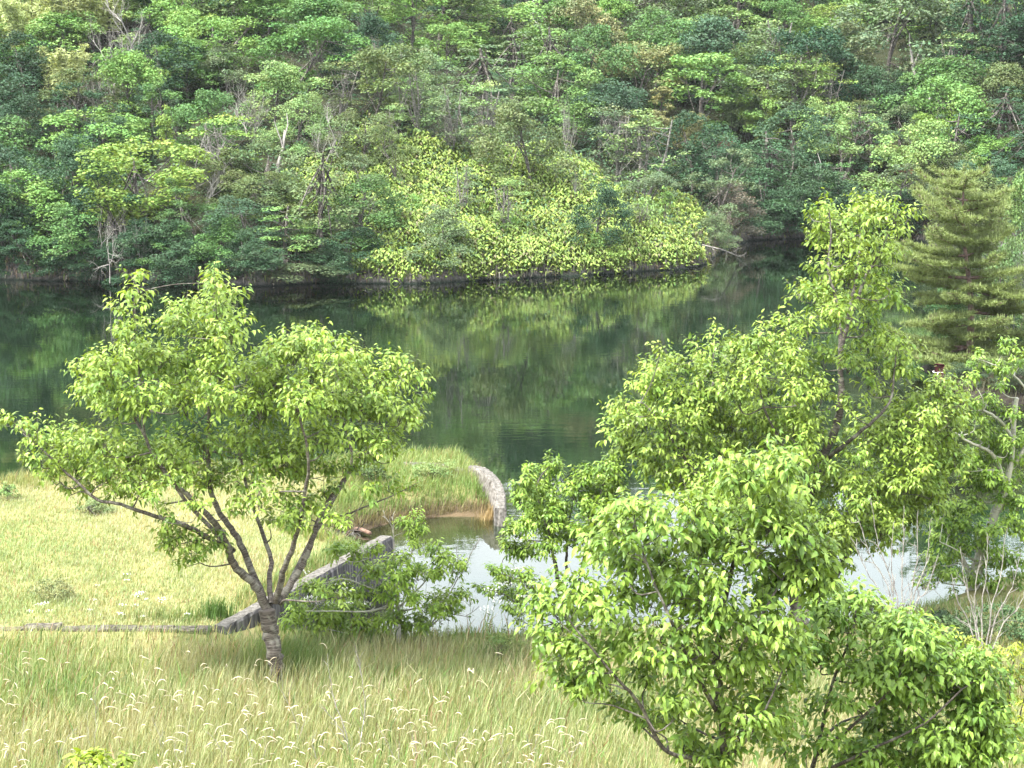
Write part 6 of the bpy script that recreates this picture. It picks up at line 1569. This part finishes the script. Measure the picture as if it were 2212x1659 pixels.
tussock('grass_tussock', 'dry grass tussock on the shore below the pine beside the red post', 'grass tussock', 2066, 842, 60.3, 160, 0.7, 0.3, (0.20, 0.17, 0.11), 609, 0.012, wet=True)
tussock('grass_tussock', 'dark drooping grass tussock on the shore below the pine trunk', 'grass tussock', 2120, 850, 59.3, 300, 0.6, 0.55, (0.09, 0.085, 0.05), 610, 0.012, 0.6, wet=True)
tussock('grass_tussock', 'dark drooping grass tussock on the shore at the right edge', 'grass tussock', 2190, 856, 58.6, 300, 0.6, 0.55, (0.07, 0.075, 0.04), 611, 0.012, 0.6, wet=True)
def weed(name, label, cat, u, v, d, wpx, hpx, tone, seed, size=0.05, n=26):
    r_ = np.random.default_rng(seed); sc = d / F_PX; w, h = wpx * sc, hpx * sc
    c = at(u, v, d); c[2] = zn(c[0], c[1])
    root = thing(name, c, label, cat)
    lobes = []
    for i in range(n):
        a = r_.random() * 6.283; rr = .45 * w * r_.random() ** .5
        lobes.append((np.array([rr * math.cos(a), rr * .8 * math.sin(a), h * r_.uniform(.25, .9) * math.sqrt(max(0.05, 1 - (rr / (.55 * w)) ** 2))]), 0.16 * w * r_.uniform(.6, 1.1)))
    Vs = crown_from_lobes([(q, r) for q, r in lobes], r_, 7000 * (0.2 / max(w, .2)) ** 0.6, size, .45, .5, .8, .6)
    mb = MB(); limbs_to(mb, (0, 0, -.03), lobes, r_, 0.012, 0.9, stem_top=np.array([0, 0, h * .6]))
    link('stems', mb.mesh('stems', M_BARK_D, smooth=True), root)
    V, F, T = Vs
    o = link('foliage', mesh_np('foliage', V, [F], M_FAR, T), root); o.color = (*tone, 1)
    return root
weed('weed_bush', 'low dark weedy bush alone in the pale meadow on the left', 'bush', 115, 1308, 32.7, 100, 46, (0.17, 0.20, 0.09), 701, 0.04)
weed('weed_bush', 'soft greyish green weed patch far up the left meadow', 'bush', 205, 1130, 39.5, 90, 34, (0.17, 0.23, 0.10), 702, 0.05)
weed('weed_bush', 'leafy green weed clump at the left edge by the lakeshore', 'bush', 15, 1108, 41.0, 60, 40, (0.15, 0.24, 0.08), 703, 0.05)
weed('weed_bush', 'feathery bright green weed bush on the bank before the round tree', 'bush', 1095, 1432, 29.3, 110, 58, (0.13, 0.20, 0.06), 704, 0.035)
weed('weed_bush', 'green leafy weed clump on top of the grassy spit', 'bush', 940, 1042, 43.6, 110, 46, (0.16, 0.23, 0.08), 705, 0.05)
weed('weed_bush', 'dark green bramble clump on the spit behind the lone cherry branches', 'bush', 790, 1050, 43.0, 90, 60, (0.09, 0.14, 0.05), 706, 0.06)
weed('weed_bush', 'green bramble at the pond edge in front of the leafless bush', 'bush', 1880, 1300, 31.3, 90, 60, (0.12, 0.18, 0.06), 707, 0.06)
weed('weed_bush', 'dense green bramble below the wide bare bush at the right edge', 'bush', 2150, 1395, 29.6, 190, 125, (0.07, 0.12, 0.05), 709, 0.06)
weed('weed_bush', 'dark green bramble between the two leafless grey bushes', 'bush', 2045, 1395, 29.4, 160, 85, (0.06, 0.11, 0.045), 710, 0.06)
weed('weed_bush', 'dark bramble at the pond edge below the pale limbed tree', 'bush', 2030, 1350, 30.8, 110, 45, (0.06, 0.10, 0.05), 708, 0.06)

# ------------------------------------------------------------------ thin air haze between the banks
def haze_box(x0, x1, y0, y1, z0, z1, dens):
    V = [(x, y, z) for z in (z0, z1) for x, y in ((x0, y0), (x1, y0), (x1, y1), (x0, y1))]
    F = [(0, 3, 2, 1), (4, 5, 6, 7), (0, 1, 5, 4), (1, 2, 6, 5), (2, 3, 7, 6), (3, 0, 4, 7)]
    m, n, l = new_mat('haze_air')
    out = n.new('ShaderNodeOutputMaterial'); pv = n.new('ShaderNodeVolumePrincipled')
    pv.inputs['Color'].default_value = (0.90, 0.95, 1.0, 1); pv.inputs['Density'].default_value = dens; pv.inputs['Anisotropy'].default_value = 0.2
    l.new(pv.outputs[0], out.inputs['Volume'])
    o = link('haze', mesh_np('haze', V, [F], m)); o['kind'] = 'stuff'
    tag(o, 'thin pale haze in the air over the lake and the hillside')
if HAZE: haze_box(-1000, 1000, -120, 1600, -3.9, 60, HAZE)
